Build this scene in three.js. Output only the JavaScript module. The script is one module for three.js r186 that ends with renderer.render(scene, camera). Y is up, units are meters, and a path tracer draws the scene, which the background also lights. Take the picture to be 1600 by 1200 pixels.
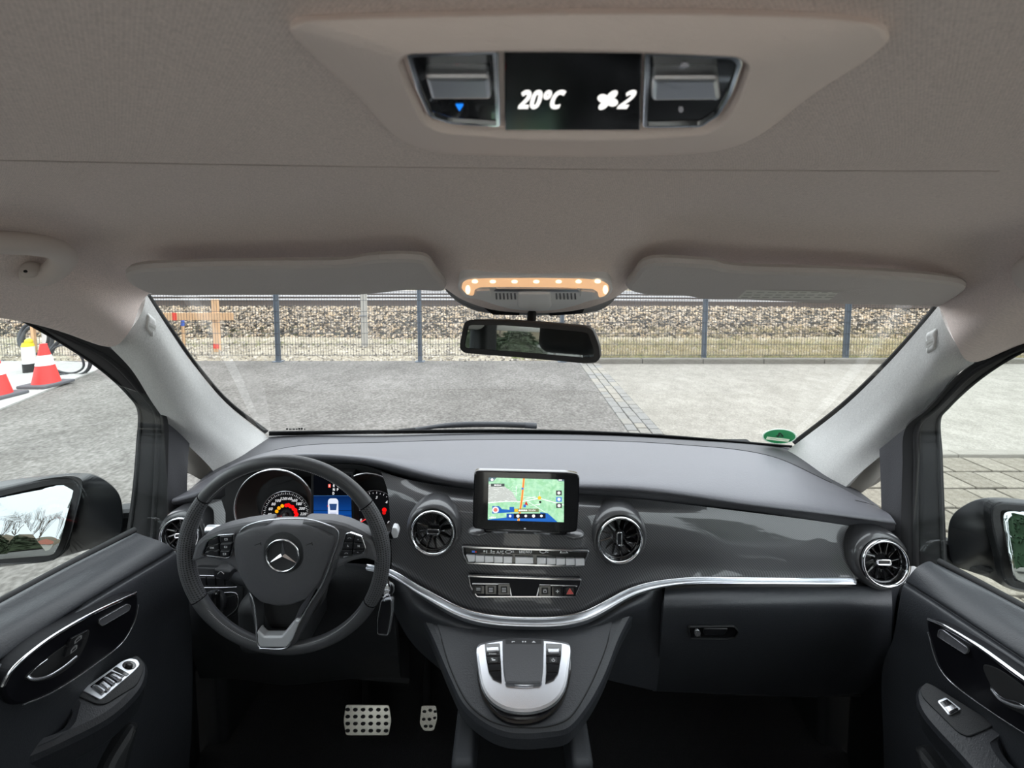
import * as THREE from 'three';
import { mergeGeometries } from 'three/addons/utils/BufferGeometryUtils.js';
import { RoundedBoxGeometry } from 'three/addons/geometries/RoundedBoxGeometry.js';
import { RectAreaLightUniformsLib } from 'three/addons/lights/RectAreaLightUniformsLib.js';
import { FontLoader } from 'three/addons/loaders/FontLoader.js';
import { TextGeometry } from 'three/addons/geometries/TextGeometry.js';

// ------------------------------------------------------------------ camera, sky, light, exposure
const F = 620, CX = 800, CY = 463, PITCH = 4 * Math.PI / 180, EYE = new THREE.Vector3(0, 1.7, 0);
const scene = new THREE.Scene();
const camera = new THREE.PerspectiveCamera(2 * Math.atan(600 / F) * 180 / Math.PI, 4 / 3, 0.02, 400);
camera.position.copy(EYE);
camera.rotation.set(-PITCH, 0, 0);
camera.setViewOffset(1600, 1200, 0, 600 - CY, 1600, 1200);   // the photograph's optical centre lies above its middle
camera.focus = 0.95; camera.userData.fStop = 9;
scene.add(camera);
const renderer = new THREE.WebGLRenderer();
renderer.toneMapping = THREE.LinearToneMapping;
renderer.toneMappingExposure = 2.6;
renderer.shadowMap.enabled = true;
RectAreaLightUniformsLib.init();
{ // an even overcast sky, a little brighter towards the zenith
  const w = 64, h = 128, d = new Float32Array(w * h * 4);
  for (let y = 0; y < h; y++) for (let x = 0; x < w; x++) {
    const e = (y + .5) / h * 2 - 1, k = e < 0 ? .92 : .92 + .40 * Math.pow(Math.sin(e * Math.PI / 2), .8), i = (y * w + x) * 4;
    d[i] = 1.10 * k; d[i + 1] = 1.16 * k; d[i + 2] = 1.22 * k; d[i + 3] = 1;
  }
  const t = new THREE.DataTexture(d, w, h, THREE.RGBAFormat, THREE.FloatType);
  t.mapping = THREE.EquirectangularReflectionMapping; t.magFilter = THREE.LinearFilter; t.needsUpdate = true;
  scene.background = t; scene.environment = t;
}

// ------------------------------------------------------------------ helpers: from the photograph's pixels to points in the car
const V = (x, y, z) => new THREE.Vector3(x, y, z);
let seed = 7;
const rnd = (a = 0, b = 1) => { seed = (seed * 1664525 + 1013904223) >>> 0; return a + (b - a) * seed / 4294967296; };
const cp = Math.cos(PITCH), sp = Math.sin(PITCH);
function ray(px, py) { const x = (px - CX) / F, y = -(py - CY) / F; return V(x, y * cp - sp, -y * sp - cp); }
const P = (px, py, D) => { const r = ray(px, py); return r.multiplyScalar(-D / r.z).add(EYE); };       // at D metres ahead
const depthOf = (p) => p.clone().sub(EYE).dot(V(0, -sp, -cp));                                              // along the lens axis
const PX = (px, py, X) => { const r = ray(px, py); return r.multiplyScalar(X / r.x).add(EYE); };        // on the plane x = X
const PY = (px, py, Y) => { const r = ray(px, py); return r.multiplyScalar((Y - EYE.y) / r.y).add(EYE); }; // at height Y
function plane(o, n, up = V(0, 1, 0)) {
  n = n.clone().normalize();
  const ex = up.clone().cross(n).normalize(), ey = n.clone().cross(ex);
  const m = new THREE.Matrix4().makeBasis(ex, ey, n).setPosition(o);
  return { o, n, ex, ey, m, at(px, py) { const r = ray(px, py), t = o.clone().sub(EYE).dot(n) / r.dot(n), q = r.multiplyScalar(t).add(EYE).sub(o); return new THREE.Vector2(q.dot(ex), q.dot(ey)); },
    world(px, py, z = 0) { const a = (z ? this.lift(z) : this).at(px, py); return V(a.x, a.y, z).applyMatrix4(m); },
    lift(z) { return plane(o.clone().addScaledVector(n, z), n, up); } };
}
function plane3(a, b, c, up) { const n = b.clone().sub(a).cross(c.clone().sub(a)).normalize(); if (n.dot(EYE.clone().sub(a)) < 0) n.negate(); return plane(a.clone().add(b).add(c).divideScalar(3), n, up); }
const caster = new THREE.Raycaster(), both = new THREE.MeshBasicMaterial({ side: THREE.DoubleSide });
function hit(geometry, px, py) {                                                                         // where a pixel's ray meets a surface
  const m = new THREE.Mesh(geometry, both); m.updateMatrixWorld();
  caster.set(EYE, ray(px, py).normalize());
  const h = caster.intersectObject(m)[0];
  if (!h) { // just past the edge: the nearest point of the surface
    const q = geometry.attributes.position, N = geometry.attributes.normal, d = caster.ray.direction; let best = 9, k = 0;
    for (let i = 0; i < q.count; i++) { const v = V(q.getX(i), q.getY(i), q.getZ(i)).sub(EYE).normalize().distanceTo(d); if (v < best) { best = v; k = i; } }
    const n = V(N.getX(k), N.getY(k), N.getZ(k)); if (n.dot(d) > 0) n.negate();
    return { p: V(q.getX(k), q.getY(k), q.getZ(k)), n };
  }
  const n = h.face.normal.clone(); if (n.dot(caster.ray.direction) > 0) n.negate();
  return { p: h.point, n };
}
const planeOn = (g, px, py, up) => { const h = hit(g, px, py); return plane(h.p, h.n, up); };
const plane3On = (g, a, b, c, up) => plane3(hit(g, ...a).p, hit(g, ...b).p, hit(g, ...c).p, up);

function clean(g) { g = g.index ? g.toNonIndexed() : g; for (const k of Object.keys(g.attributes)) if (!['position', 'normal', 'uv'].includes(k)) g.deleteAttribute(k);
  if (!g.attributes.uv) g.setAttribute('uv', new THREE.BufferAttribute(new Float32Array(g.attributes.position.count * 2), 2)); g.clearGroups(); return g; }
const join = (a) => Array.isArray(a) ? (a.length > 1 ? mergeGeometries(a.map(clean)) : a[0]) : a;

// a smooth sheet through rows of points; with thickness it is a closed shell whose back lies away from the camera
function surf(rows, nu = 40, nv = 24, thick = 0, towards = EYE) {
  const curves = rows.map((r) => new THREE.CatmullRomCurve3(r, false, 'centripetal'));
  const N = nu + 1, Mv = nv + 1, pts = [];
  for (let i = 0; i < N; i++) {
    const c = new THREE.CatmullRomCurve3(curves.map((k) => k.getPoint(i / nu)), false, 'centripetal');
    for (let j = 0; j < Mv; j++) pts[j * N + i] = c.getPoint(j / nv);
  }
  return sheet(pts, N, Mv, thick, towards);
}
function sheet(pts, N, Mv, thick = 0, towards = EYE) {
  const pos = [], uv = [], idx = [];
  const U = new Float32Array(N * Mv), W = new Float32Array(N * Mv);
  for (let j = 0; j < Mv; j++) for (let i = 0; i < N; i++) { const k = j * N + i; U[k] = i ? U[k - 1] + pts[k].distanceTo(pts[k - 1]) : 0; W[k] = j ? W[k - N] + pts[k].distanceTo(pts[k - N]) : 0; pos.push(pts[k].x, pts[k].y, pts[k].z); uv.push(U[k], W[k]); }
  for (let j = 0; j < Mv - 1; j++) for (let i = 0; i < N - 1; i++) { const a = j * N + i, b = a + 1, c = a + N, d = c + 1; idx.push(a, b, d, a, d, c); }
  const g = new THREE.BufferGeometry();
  g.setAttribute('position', new THREE.Float32BufferAttribute(pos, 3)); g.setAttribute('uv', new THREE.Float32BufferAttribute(uv, 2)); g.setIndex(idx); g.computeVertexNormals();
  if (!thick) return g;
  const nor = g.attributes.normal, back = [];
  let s = 0; for (let k = 0; k < pts.length; k += 7) s += V(nor.getX(k), nor.getY(k), nor.getZ(k)).dot(towards.clone().sub(pts[k]).normalize());
  s = s >= 0 ? -1 : 1;
  for (let k = 0; k < pts.length; k++) back[k] = pts[k].clone().addScaledVector(V(nor.getX(k), nor.getY(k), nor.getZ(k)), s * thick);
  const out = [g, sheet(back, N, Mv)];
  const strip = (ids) => { const q = []; for (const k of ids) q.push(pts[k]); for (const k of ids) q.push(back[k]); out.push(sheet(q, ids.length, 2)); };
  const R = (n, f) => Array.from({ length: n }, (_, i) => f(i));
  strip(R(N, (i) => i)); strip(R(N, (i) => (Mv - 1) * N + i)); strip(R(Mv, (j) => j * N)); strip(R(Mv, (j) => j * N + N - 1));
  return join(out);
}
// shapes
function smoothLoop(p, n = 80) { const c = new THREE.CatmullRomCurve3(p.map((q) => V(q.x, q.y, 0)), true, 'centripetal'); return c.getPoints(n).slice(0, n).map((q) => new THREE.Vector2(q.x, q.y)); }
function roundLoop(p, r, k = 5) { // polygon with rounded corners
  const out = [], n = p.length;
  for (let i = 0; i < n; i++) {
    const a = p[(i + n - 1) % n], b = p[i], c = p[(i + 1) % n], la = b.distanceTo(a), lc = b.distanceTo(c), rr = Math.min(r, la * .45, lc * .45);
    const s = b.clone().lerp(a, rr / la), e = b.clone().lerp(c, rr / lc);
    for (let j = 0; j <= k; j++) { const t = j / k; out.push(new THREE.Vector2((1 - t) * (1 - t) * s.x + 2 * t * (1 - t) * b.x + t * t * e.x, (1 - t) * (1 - t) * s.y + 2 * t * (1 - t) * b.y + t * t * e.y)); }
  }
  return out;
}
const inset = (loop, d) => { // moves a loop inwards
  const n = loop.length, area = loop.reduce((s, p, i) => { const q = loop[(i + 1) % n]; return s + p.x * q.y - q.x * p.y; }, 0), sg = area > 0 ? 1 : -1;
  return loop.map((p, i) => { const a = loop[(i + n - 1) % n], b = loop[(i + 1) % n], t = b.clone().sub(a).normalize(); return new THREE.Vector2(p.x - sg * t.y * d, p.y + sg * t.x * d); });
};
function solid(loop, depth, bevel = 0, holes = [], seg = 2) { // extruded, its front face at z = 0
  const s = new THREE.Shape(loop); for (const h of holes) s.holes.push(new THREE.Path(h));
  const b = Math.min(bevel, depth * .49);
  const g = new THREE.ExtrudeGeometry(s, { depth: depth - 2 * b, bevelEnabled: b > 0, bevelSize: b, bevelThickness: b, bevelOffset: -b, bevelSegments: seg, curveSegments: 8, steps: 1 });
  g.translate(0, 0, b - depth); return g;
}
const loopOf = (pl, pts, r = .003, smooth = false) => { const q = pts.map(([a, b]) => pl.at(a, b)); return smooth ? smoothLoop(q, Math.max(60, pts.length * 6)) : roundLoop(q, r); };
// a plate with the outline that the photograph shows on that plane; its front face lies z above the plane
function plate(pl, pts, { depth = .004, z = 0, bevel = .0008, r = .003, smooth = false, holes = [], grow = 0 } = {}) {
  let l = loopOf(z ? pl.lift(z) : pl, pts, r, smooth); if (grow) l = inset(l, -grow);
  return solid(l, depth, smooth ? bevel : Math.min(bevel, r * .85), holes).translate(0, 0, z).applyMatrix4(pl.m);
}
// a rim round such an outline
function rim(pl, pts, w, { depth = .003, z = 0, bevel = .0006, r = .003, smooth = false } = {}) {
  const l = loopOf(z ? pl.lift(z) : pl, pts, r, smooth);
  return solid(l, depth, bevel, [inset(l, w)]).translate(0, 0, z).applyMatrix4(pl.m);
}
// a flat print on a plane, uv from 0 to 1 over its outline's box
function print(pl, pts, { z = 0, r = .001, smooth = false } = {}) {
  const l = loopOf(z ? pl.lift(z) : pl, pts, r, smooth), g = new THREE.ShapeGeometry(new THREE.Shape(l)), p = g.attributes.position, uv = g.attributes.uv;
  g.computeBoundingBox(); const b = g.boundingBox;
  for (let i = 0; i < p.count; i++) uv.setXY(i, (p.getX(i) - b.min.x) / (b.max.x - b.min.x), (p.getY(i) - b.min.y) / (b.max.y - b.min.y));
  return g.translate(0, 0, z).applyMatrix4(pl.m);
}
const tube = (pts, r, n = 40, closed = false, rs = 8) => new THREE.TubeGeometry(new THREE.CatmullRomCurve3(pts, closed, 'centripetal'), n, r, rs, closed);
function loft(loops, cap0 = true, cap1 = true) { // closed loops of equal count
  const n = loops[0].length, out = [], pts = [];
  for (const l of loops) { for (const p of l) pts.push(p); pts.push(l[0]); }
  out.push(sheet(pts, n + 1, loops.length));
  for (const [on, l] of [[cap0, loops[0]], [cap1, loops[loops.length - 1]]]) if (on) {
    const c = l.reduce((s, p) => s.add(p), V(0, 0, 0)).divideScalar(n), pos = [];
    for (let i = 0; i < n; i++) for (const p of [c, l[i], l[(i + 1) % n]]) pos.push(p.x, p.y, p.z);
    const g = new THREE.BufferGeometry(); g.setAttribute('position', new THREE.Float32BufferAttribute(pos, 3)); g.computeVertexNormals(); out.push(g);
  }
  return join(out);
}
const box = (x0, x1, y0, y1, z0, z1, r = .01) => new RoundedBoxGeometry(Math.abs(x1 - x0), Math.abs(y1 - y0), Math.abs(z1 - z0), 2, r).translate((x0 + x1) / 2, (y0 + y1) / 2, (z0 + z1) / 2);
const lathe = (prof, n = 48) => new THREE.LatheGeometry(prof.map(([r, y]) => new THREE.Vector2(r, y)), n).rotateX(Math.PI / 2); // axis along +z
function capsuleBar(a, b, r, n = 8) { return tube([a, a.clone().lerp(b, .5), b], r, 4, false, n); }

// objects
const used = {};
const numbered = (n) => { used[n] = (used[n] ?? -1) + 1; return used[n] ? n + '_' + String(used[n]).padStart(3, '0') : n; };
function thing(name, label, category, at = V(0, 0, 0), group) {
  const o = new THREE.Group(); o.name = numbered(name); o.position.copy(at); scene.add(o);
  o.userData = { label, category }; if (group) o.userData.group = group; o.updateMatrixWorld(true); return o;
}
function part(parent, name, geos, mat, label) { // geometry given in the world, kept in its parent's axes
  const g = join(geos).clone(); parent.updateWorldMatrix(true, false);
  g.applyMatrix4(parent.matrixWorld.clone().invert());
  const m = new THREE.Mesh(g, mat); m.name = name; m.castShadow = m.receiveShadow = true; if (label) m.userData.label = label; parent.add(m); return m;
}
function own(parent, name, geos, mat, label) { const m = new THREE.Mesh(join(geos), mat); m.name = name; m.castShadow = m.receiveShadow = true; if (label) m.userData.label = label; parent.add(m); return m; }
function single(name, geos, mat, label, category, group) { const m = own(scene, numbered(name), geos, mat); m.userData = { label, category }; if (group) m.userData.group = group; return m; }
function struct(name, geos, mat, label, category) { const m = own(scene, name, geos, mat); m.userData = { kind: 'structure', label, category }; return m; }
function structGroup(name, label, category) { const o = new THREE.Group(); o.name = name; o.userData = { kind: 'structure', label, category }; scene.add(o); return o; }

// ------------------------------------------------------------------ materials
function dataTex(n, fn, srgb = false, rx = 1, ry = 1) { // fn(x, y) -> grey or [r, g, b], 0..255
  const d = new Uint8Array(n * n * 4);
  for (let y = 0; y < n; y++) for (let x = 0; x < n; x++) { const v = fn(x, y), i = (y * n + x) * 4, a = Array.isArray(v) ? v : [v, v, v]; for (let c = 0; c < 3; c++) d[i + c] = Math.max(0, Math.min(255, a[c])); d[i + 3] = 255; }
  const t = new THREE.DataTexture(d, n, n); t.wrapS = t.wrapT = THREE.RepeatWrapping; t.magFilter = THREE.LinearFilter; t.minFilter = THREE.LinearMipmapLinearFilter; t.generateMipmaps = true;
  if (srgb) t.colorSpace = THREE.SRGBColorSpace; t.repeat.set(rx, ry); t.needsUpdate = true; return t;
}
function noiseGrid(n, cells) { // tiling value noise
  const g = Array.from({ length: cells * cells }, () => rnd());
  return (x, y) => { const u = x / n * cells, v = y / n * cells, i = Math.floor(u), j = Math.floor(v), a = u - i, b = v - j, s = a * a * (3 - 2 * a), t = b * b * (3 - 2 * b), G = (p, q) => g[(q % cells) * cells + p % cells];
    return (G(i, j) * (1 - s) + G(i + 1, j) * s) * (1 - t) + (G(i, j + 1) * (1 - s) + G(i + 1, j + 1) * s) * t; };
}
function repeat(t, x, y = x) { const c = t.clone(); c.repeat.set(x, y); c.needsUpdate = true; return c; }
const n8 = noiseGrid(256, 8), n32 = noiseGrid(256, 32), n64 = noiseGrid(256, 64), n128 = noiseGrid(256, 128);
const grain = dataTex(256, (x, y) => 255 * (.5 * Math.abs(n32(x, y) * 2 - 1) + .3 * Math.abs(n64(x, y) * 2 - 1) + .2 * n128(x, y)));
const weave = dataTex(256, (x, y) => 130 + 50 * Math.sin(x * Math.PI / 4) * Math.sin(y * Math.PI / 4) + 60 * (n128(x, y) - .5) + 40 * (n64(x, y) - .5));
const weaveColor = dataTex(256, (x, y) => { const v = 232 + 22 * (n128(x, y) - .5) + 16 * (n64(x, y) - .5) + 8 * Math.sin(x * Math.PI / 4) * Math.sin(y * Math.PI / 4); return [v, v, v]; }, true);
const carbonTex = dataTex(64, (x, y) => { const i = Math.floor(x / 16), j = Math.floor(y / 16), over = ((i - j) % 4 + 4) % 4 < 2, t = over ? (y % 16) / 16 : (x % 16) / 16, v = over ? 66 + 22 * Math.sin(t * Math.PI) : 40 + 14 * Math.sin(t * Math.PI); return [v, v, v * 1.04]; }, true);
const dotTex = dataTex(64, (x, y) => { const s = 16, r = Math.floor(y / s), u = ((x + (r % 2) * s / 2) % s) - s / 2, v = (y % s) - s / 2; return Math.hypot(u, v) < 4.6 ? 20 : 235; });
const dotColor = dataTex(64, (x, y) => { const s = 16, r = Math.floor(y / s), u = ((x + (r % 2) * s / 2) % s) - s / 2, v = (y % s) - s / 2; return Math.hypot(u, v) < 4.2 ? 60 : 250; }, true);
const brush = dataTex(256, (x, y) => 128 + 90 * (n128((x * 0 + y * 1) % 256, (y * 3) % 256) - .5));
const S = (o) => new THREE.MeshStandardMaterial(o), PH = (o) => new THREE.MeshPhysicalMaterial(o);
const col = (r, g, b) => new THREE.Color().setRGB(r, g, b);
const M = {
  headliner: S({ color: col(.90, .77, .715), roughness: 1, map: repeat(weaveColor, 14), bumpMap: repeat(weave, 14), bumpScale: .0005 }),
  roofPlastic: S({ color: col(.84, .71, .65), roughness: .62, bumpMap: repeat(grain, 16), bumpScale: .0002 }),
  handleGrey: S({ color: col(.66, .585, .54), roughness: .7, bumpMap: repeat(grain, 10), bumpScale: .0003 }),
  visor: S({ color: col(.52, .475, .455), roughness: .8, bumpMap: repeat(grain, 10), bumpScale: .0004 }),
  pillar: S({ color: col(.74, .735, .715), roughness: .95, map: repeat(weaveColor, 10), bumpMap: repeat(weave, 10), bumpScale: .0004 }),
  consoleGrey: S({ color: col(.74, .73, .73), roughness: .5 }),
  shroud: S({ color: col(.16, .16, .17), roughness: .5 }),
  padStrip: S({ color: col(.062, .062, .068), roughness: .6, bumpMap: repeat(grain, 12), bumpScale: .00035 }),
  pad: S({ color: col(.115, .115, .129), roughness: .45, bumpMap: repeat(grain, 12), bumpScale: .00035 }),
  plastic: S({ color: col(.028, .030, .035), roughness: .44, bumpMap: repeat(grain, 14), bumpScale: .0003 }),
  softBlack: S({ color: col(.016, .017, .019), roughness: .55, bumpMap: repeat(grain, 14), bumpScale: .0003 }),
  rubber: S({ color: col(.008, .008, .009), roughness: .75 }),
  dark: S({ color: col(.010, .010, .011), roughness: .9 }),
  carpet: S({ color: col(.014, .014, .015), roughness: 1, bumpMap: repeat(grain, 20), bumpScale: .002 }),
  gloss: PH({ color: col(.006, .006, .007), roughness: .12, clearcoat: 1, clearcoatRoughness: .04 }),
  carbon: PH({ color: col(1, 1, 1), map: repeat(carbonTex, 150), roughness: .45, clearcoat: 1, clearcoatRoughness: .03 }),
  leather: S({ color: col(.046, .047, .051), roughness: .38, bumpMap: repeat(grain, 20), bumpScale: .0002 }),
  perforated: S({ color: col(.075, .076, .082), roughness: .5, bumpMap: repeat(dotTex, 58), bumpScale: .0014, map: repeat(dotColor, 58) }),
  thread: S({ color: col(.30, .30, .31), roughness: .9 }),
  airbag: S({ color: col(.072, .072, .079), roughness: .5, bumpMap: repeat(grain, 16), bumpScale: .00025 }),
  chrome: S({ color: col(.86, .87, .90), roughness: .12, metalness: 1 }),
  silver: S({ color: col(.74, .76, .80), roughness: .34, metalness: 1 }),
  satin: S({ color: col(.66, .67, .71), roughness: .26, metalness: .85 }),
  key: S({ color: col(.72, .73, .76), roughness: .32, metalness: .5 }),
  keyBlack: S({ color: col(.014, .014, .016), roughness: .3 }),
  mirror: S({ color: col(.36, .385, .39), roughness: .01, metalness: 1 }),
  darkMirror: S({ color: col(.42, .45, .45), roughness: .02, metalness: 1 }),
  sideGlass: PH({ color: col(.96, .985, .975), roughness: 0, transmission: 1, thickness: 0, ior: 1.45, specularIntensity: .45 }),
  glass: PH({ color: col(.97, .985, .975), roughness: 0, transmission: 1, thickness: 0, ior: 1.45 }),
  tint: PH({ color: col(.62, .66, .64), roughness: 0, transmission: 1, thickness: 0, ior: 1.45 }),
  paint: PH({ color: col(.008, .009, .011), roughness: .3, clearcoat: 1, clearcoatRoughness: .05 }),
  seat: S({ color: col(.028, .029, .032), roughness: .6, bumpMap: repeat(grain, 10), bumpScale: .0004 }),
  rearTrim: S({ color: col(.80, .77, .73), roughness: .85 }),
  paleLeather: S({ color: col(.70, .66, .60), roughness: .6, bumpMap: repeat(grain, 10), bumpScale: .0004 }),
  doorGloss: PH({ color: col(.005, .005, .007), roughness: .5, specularIntensity: .35 }),
  mirrorHousing: S({ color: col(.010, .011, .013), roughness: .36 }),
  white: S({ color: col(.8, .8, .78), roughness: .6 }),
};
function canvasTex(w, h, draw) { const c = document.createElement('canvas'); c.width = w; c.height = h; const x = c.getContext('2d'); draw(x, w, h); const t = new THREE.CanvasTexture(c); t.colorSpace = THREE.SRGBColorSpace; t.magFilter = THREE.LinearFilter; return t; }
const glow = (tex, k = 1) => S({ color: 0x000000, emissive: 0xffffff, emissiveMap: tex, emissiveIntensity: k, roughness: .15 });
const printed = (tex, rough = .4) => S({ map: tex, roughness: rough });

// ------------------------------------------------------------------ outside: ground
const GX0 = 1.21, GX1 = 1.565;                       // the cobbled strip between dark asphalt and pale paving
const FENCE = 7.17;
{
  const a1 = noiseGrid(512, 6), a2 = noiseGrid(512, 24), a3 = noiseGrid(512, 128), a4 = noiseGrid(512, 256);
  const tone = (base, amp, warm) => dataTex(512, (x, y) => { const v = base + amp * ((a1(x, y) - .5) * .4 + (a2(x, y) - .5) * .45 + (a3(x, y) - .5) * .5 + (a4(x, y) - .5) * .9); return [v + warm, v + warm * .3, v - warm]; }, true);
  const bump = dataTex(256, (x, y) => 255 * (.6 * n128(x, y) + .4 * n64(x, y)));
  const tyre = dataTex(512, (x, y) => { const v = 98 + 36 * ((a1(x, y) - .5) * .5 + (a2(y, x) - .5) * .35 + (a3(x, y) - .5) * .5 + (a4(x, y) - .5) * 1.1); return [v + 4, v, v - 5]; }, true);
  M.asphalt = S({ map: repeat(tyre, .25), roughness: .85, bumpMap: repeat(bump, 3), bumpScale: .004 });
  M.paleAsphalt = S({ map: repeat(tone(127, 30, 7), .5), roughness: .9, bumpMap: repeat(bump, 3), bumpScale: .003 });
  M.concrete = S({ map: repeat(tone(164, 22, 3), .7), roughness: .85 });
  M.dirt = S({ map: repeat(tone(168, 80, 16), .6), roughness: 1, bumpMap: repeat(bump, 2), bumpScale: .03 });
  M.dryGrass = S({ map: repeat(tone(150, 90, 18), .8), roughness: 1, bumpMap: repeat(bump, 2), bumpScale: .04 });
  M.ballastBed = S({ map: repeat(tone(88, 60, 8), .6), roughness: 1, bumpMap: repeat(bump, 3), bumpScale: .05 });
  M.stones = [0, 1, 2, 3].map((i) => S({ map: repeat(tone([142, 138, 146, 140][i], 24, [6, 3, 8, 4][i]), 1.7), roughness: .9, bumpMap: repeat(bump, 2), bumpScale: .004 }));
  const flat = (x0, x1, z0, z1, y = 0, h = .3) => { const g = new THREE.BoxGeometry(x1 - x0, h, z1 - z0).translate((x0 + x1) / 2, y - h / 2, (z0 + z1) / 2); // uv in metres
    const p = g.attributes.position, uv = g.attributes.uv; for (let i = 0; i < p.count; i++) uv.setXY(i, p.getX(i), p.getZ(i)); return g; };
  struct('ground', flat(-140, GX0, -FENCE - .05, 140), M.asphalt, 'dark grey worn asphalt of the yard in front of the windscreen', 'ground');
  struct('pavement', flat(GX1, 140, -FENCE + .02, 140), M.paleAsphalt, 'pale grey asphalt strip to the right of the cobbled band', 'pavement');
  const strip = structGroup('path', 'band of light grey cobbles between dark and pale asphalt', 'path');
  part(strip, 'mortar_bed', flat(GX0, GX1, -FENCE + .02, 140, -.012), M.ballastBed);
  // cobbles, three rows
  const cob = [0, 1, 2].map((i) => new RoundedBoxGeometry(.108, .05, [.15, .19, .12][i], 1, .008));
  for (let r = 0; r < 3; r++) for (let z = -FENCE + .1, k = 0; z < -3.2; k++) {
    const i = (k * 7 + r * 5 + Math.floor(rnd(0, 3))) % 3, l = [.15, .19, .12][i];
    const m = new THREE.Mesh(cob[i], M.stones[Math.floor(rnd(0, 4))]); m.name = 'cobble'; m.castShadow = m.receiveShadow = true;
    m.position.set(GX0 + .06 + r * .118, -.018 + rnd(-.003, .004), z + l / 2); m.rotation.set(rnd(-.015, .015), rnd(-.03, .03), rnd(-.02, .02)); strip.add(m); z += l + .012;
  }
  // kerb: along the fence
  const kerb = structGroup('kerb', 'low grey kerb of long stones under the fence', 'kerb');
  const kerbMat = S({ map: repeat(tone(100, 30, 6), 1.7), roughness: .9 }), kg = new RoundedBoxGeometry(1.075, .22, .12, 2, .015);
  for (let x = 1.25, i = 0; x < 15; x += 1.085, i++) { const m = new THREE.Mesh(kg, kerbMat); m.name = 'kerbstone'; m.castShadow = m.receiveShadow = true; m.position.set(x + .54, -.02, -FENCE + .12); m.rotation.y = rnd(-.003, .003); kerb.add(m); }
  // pavers by the car's right flank, with an edging line
  const yard = structGroup('floor_outside', 'worn pale paving stones beside the passenger window', 'paving');
  M.pavers = [118, 124, 113].map((b, i) => S({ map: repeat(tone(b, 44, 10), 1.3), roughness: .95, bumpMap: repeat(bump, 2), bumpScale: .004 }));
  const pv = [0, 1].map((i) => new RoundedBoxGeometry([.30, .22][i], .06, .235, 1, .01));
  for (let r = 0; r < 14; r++) { let x = 2.05 + (r % 2) * .12; const z = -3.30 + r * .25; const xm = 2.2 + (3.45 - r * .25) * 1.35 + 1.2;
    for (let k = 0; x < xm && k < 24; k++) { const i = Math.floor(rnd(0, 2)); const l = [.30, .22][i], m = new THREE.Mesh(pv[i], M.pavers[Math.floor(rnd(0, 3))]); m.name = 'paving_stone'; m.castShadow = m.receiveShadow = true;
      m.position.set(x + l / 2, -.004 + rnd(-.003, .004), z); m.rotation.set(rnd(-.01, .01), rnd(-.012, .012), rnd(-.01, .01)); yard.add(m); x += l + .012; } }
  part(yard, 'joint_bed', flat(2.0, 8, -3.43, .4, .006, .05), M.ballastBed);
  for (let x = 2.0; x < 8; x += 1.005) { const m = new THREE.Mesh(new RoundedBoxGeometry(1, .12, .1, 1, .01), M.stones[2]); m.name = 'edging_stone'; m.position.set(x + .5, -.02, -3.50); m.castShadow = m.receiveShadow = true; yard.add(m); }
  // white concrete pad in the left window
  const q = [[-60, 566], [97, 566], [168, 569], [150, 580], [0, 641], [-140, 700]].map(([a, b]) => PY(a, b, 0));
  const sh = new THREE.Shape(q.map((p) => new THREE.Vector2(p.x, -p.z)));
  const pad = new THREE.ExtrudeGeometry(sh, { depth: .03, bevelEnabled: false }).rotateX(-Math.PI / 2).translate(0, -.01, 0);
  struct('slab', pad, M.concrete, 'white concrete slab under the traffic cones', 'slab');
  // beyond the fence
  const bank = (x0, x1, prof, nx, bumpy) => { const rows = prof.map(([D, y]) => Array.from({ length: nx + 1 }, (_, i) => V(x0 + (x1 - x0) * i / nx, y + rnd(-bumpy, bumpy), -D + rnd(-bumpy, bumpy)))); return surf(rows, nx * 2, prof.length * 4, .2, V(0, 30, 0)); };
  struct('terrain', bank(-26, 26, [[7.12, -.04], [7.7, .01], [8.4, .06], [8.9, .15]], 30, .02), M.dirt, 'pale sandy dirt strip behind the wire fence', 'dirt strip');
  struct('embankment', bank(-30, 30, [[8.75, .06], [9.4, .34], [10.2, .57], [10.7, .63], [13.6, .60], [15.5, .56]], 30, .02), M.ballastBed, 'railway embankment of stone ballast behind the wire fence', 'embankment');
  struct('hill', bank(-45, 45, [[15.2, .4], [16.5, 1.0], [19, 2.4], [24, 3.6], [34, 4.2]], 30, .08), M.dryGrass, 'beige brush slope beyond the railway tracks', 'hill');

  // ballast stones: nobody could count them
  const base = new THREE.IcosahedronGeometry(.5, 0), pp = base.attributes.position; for (let i = 0; i < pp.count; i++) { const s = 1 + .28 * Math.sin(pp.getX(i) * 9 + pp.getY(i) * 5 + pp.getZ(i) * 7); pp.setXYZ(i, pp.getX(i) * s, pp.getY(i) * s * .75, pp.getZ(i) * s); } base.computeVertexNormals();
  const n = 32000, stones = new THREE.InstancedMesh(base, S({ color: 0xffffff, roughness: .95 }), n), m4 = new THREE.Matrix4(), qn = new THREE.Quaternion(), e = new THREE.Euler(), cc = new THREE.Color();
  const slope = (D) => D < 9.4 ? .06 + (D - 8.75) / .65 * .28 : D < 10.2 ? .34 + (D - 9.4) / .8 * .23 : D < 10.7 ? .57 + (D - 10.2) * .12 : .63;
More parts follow.
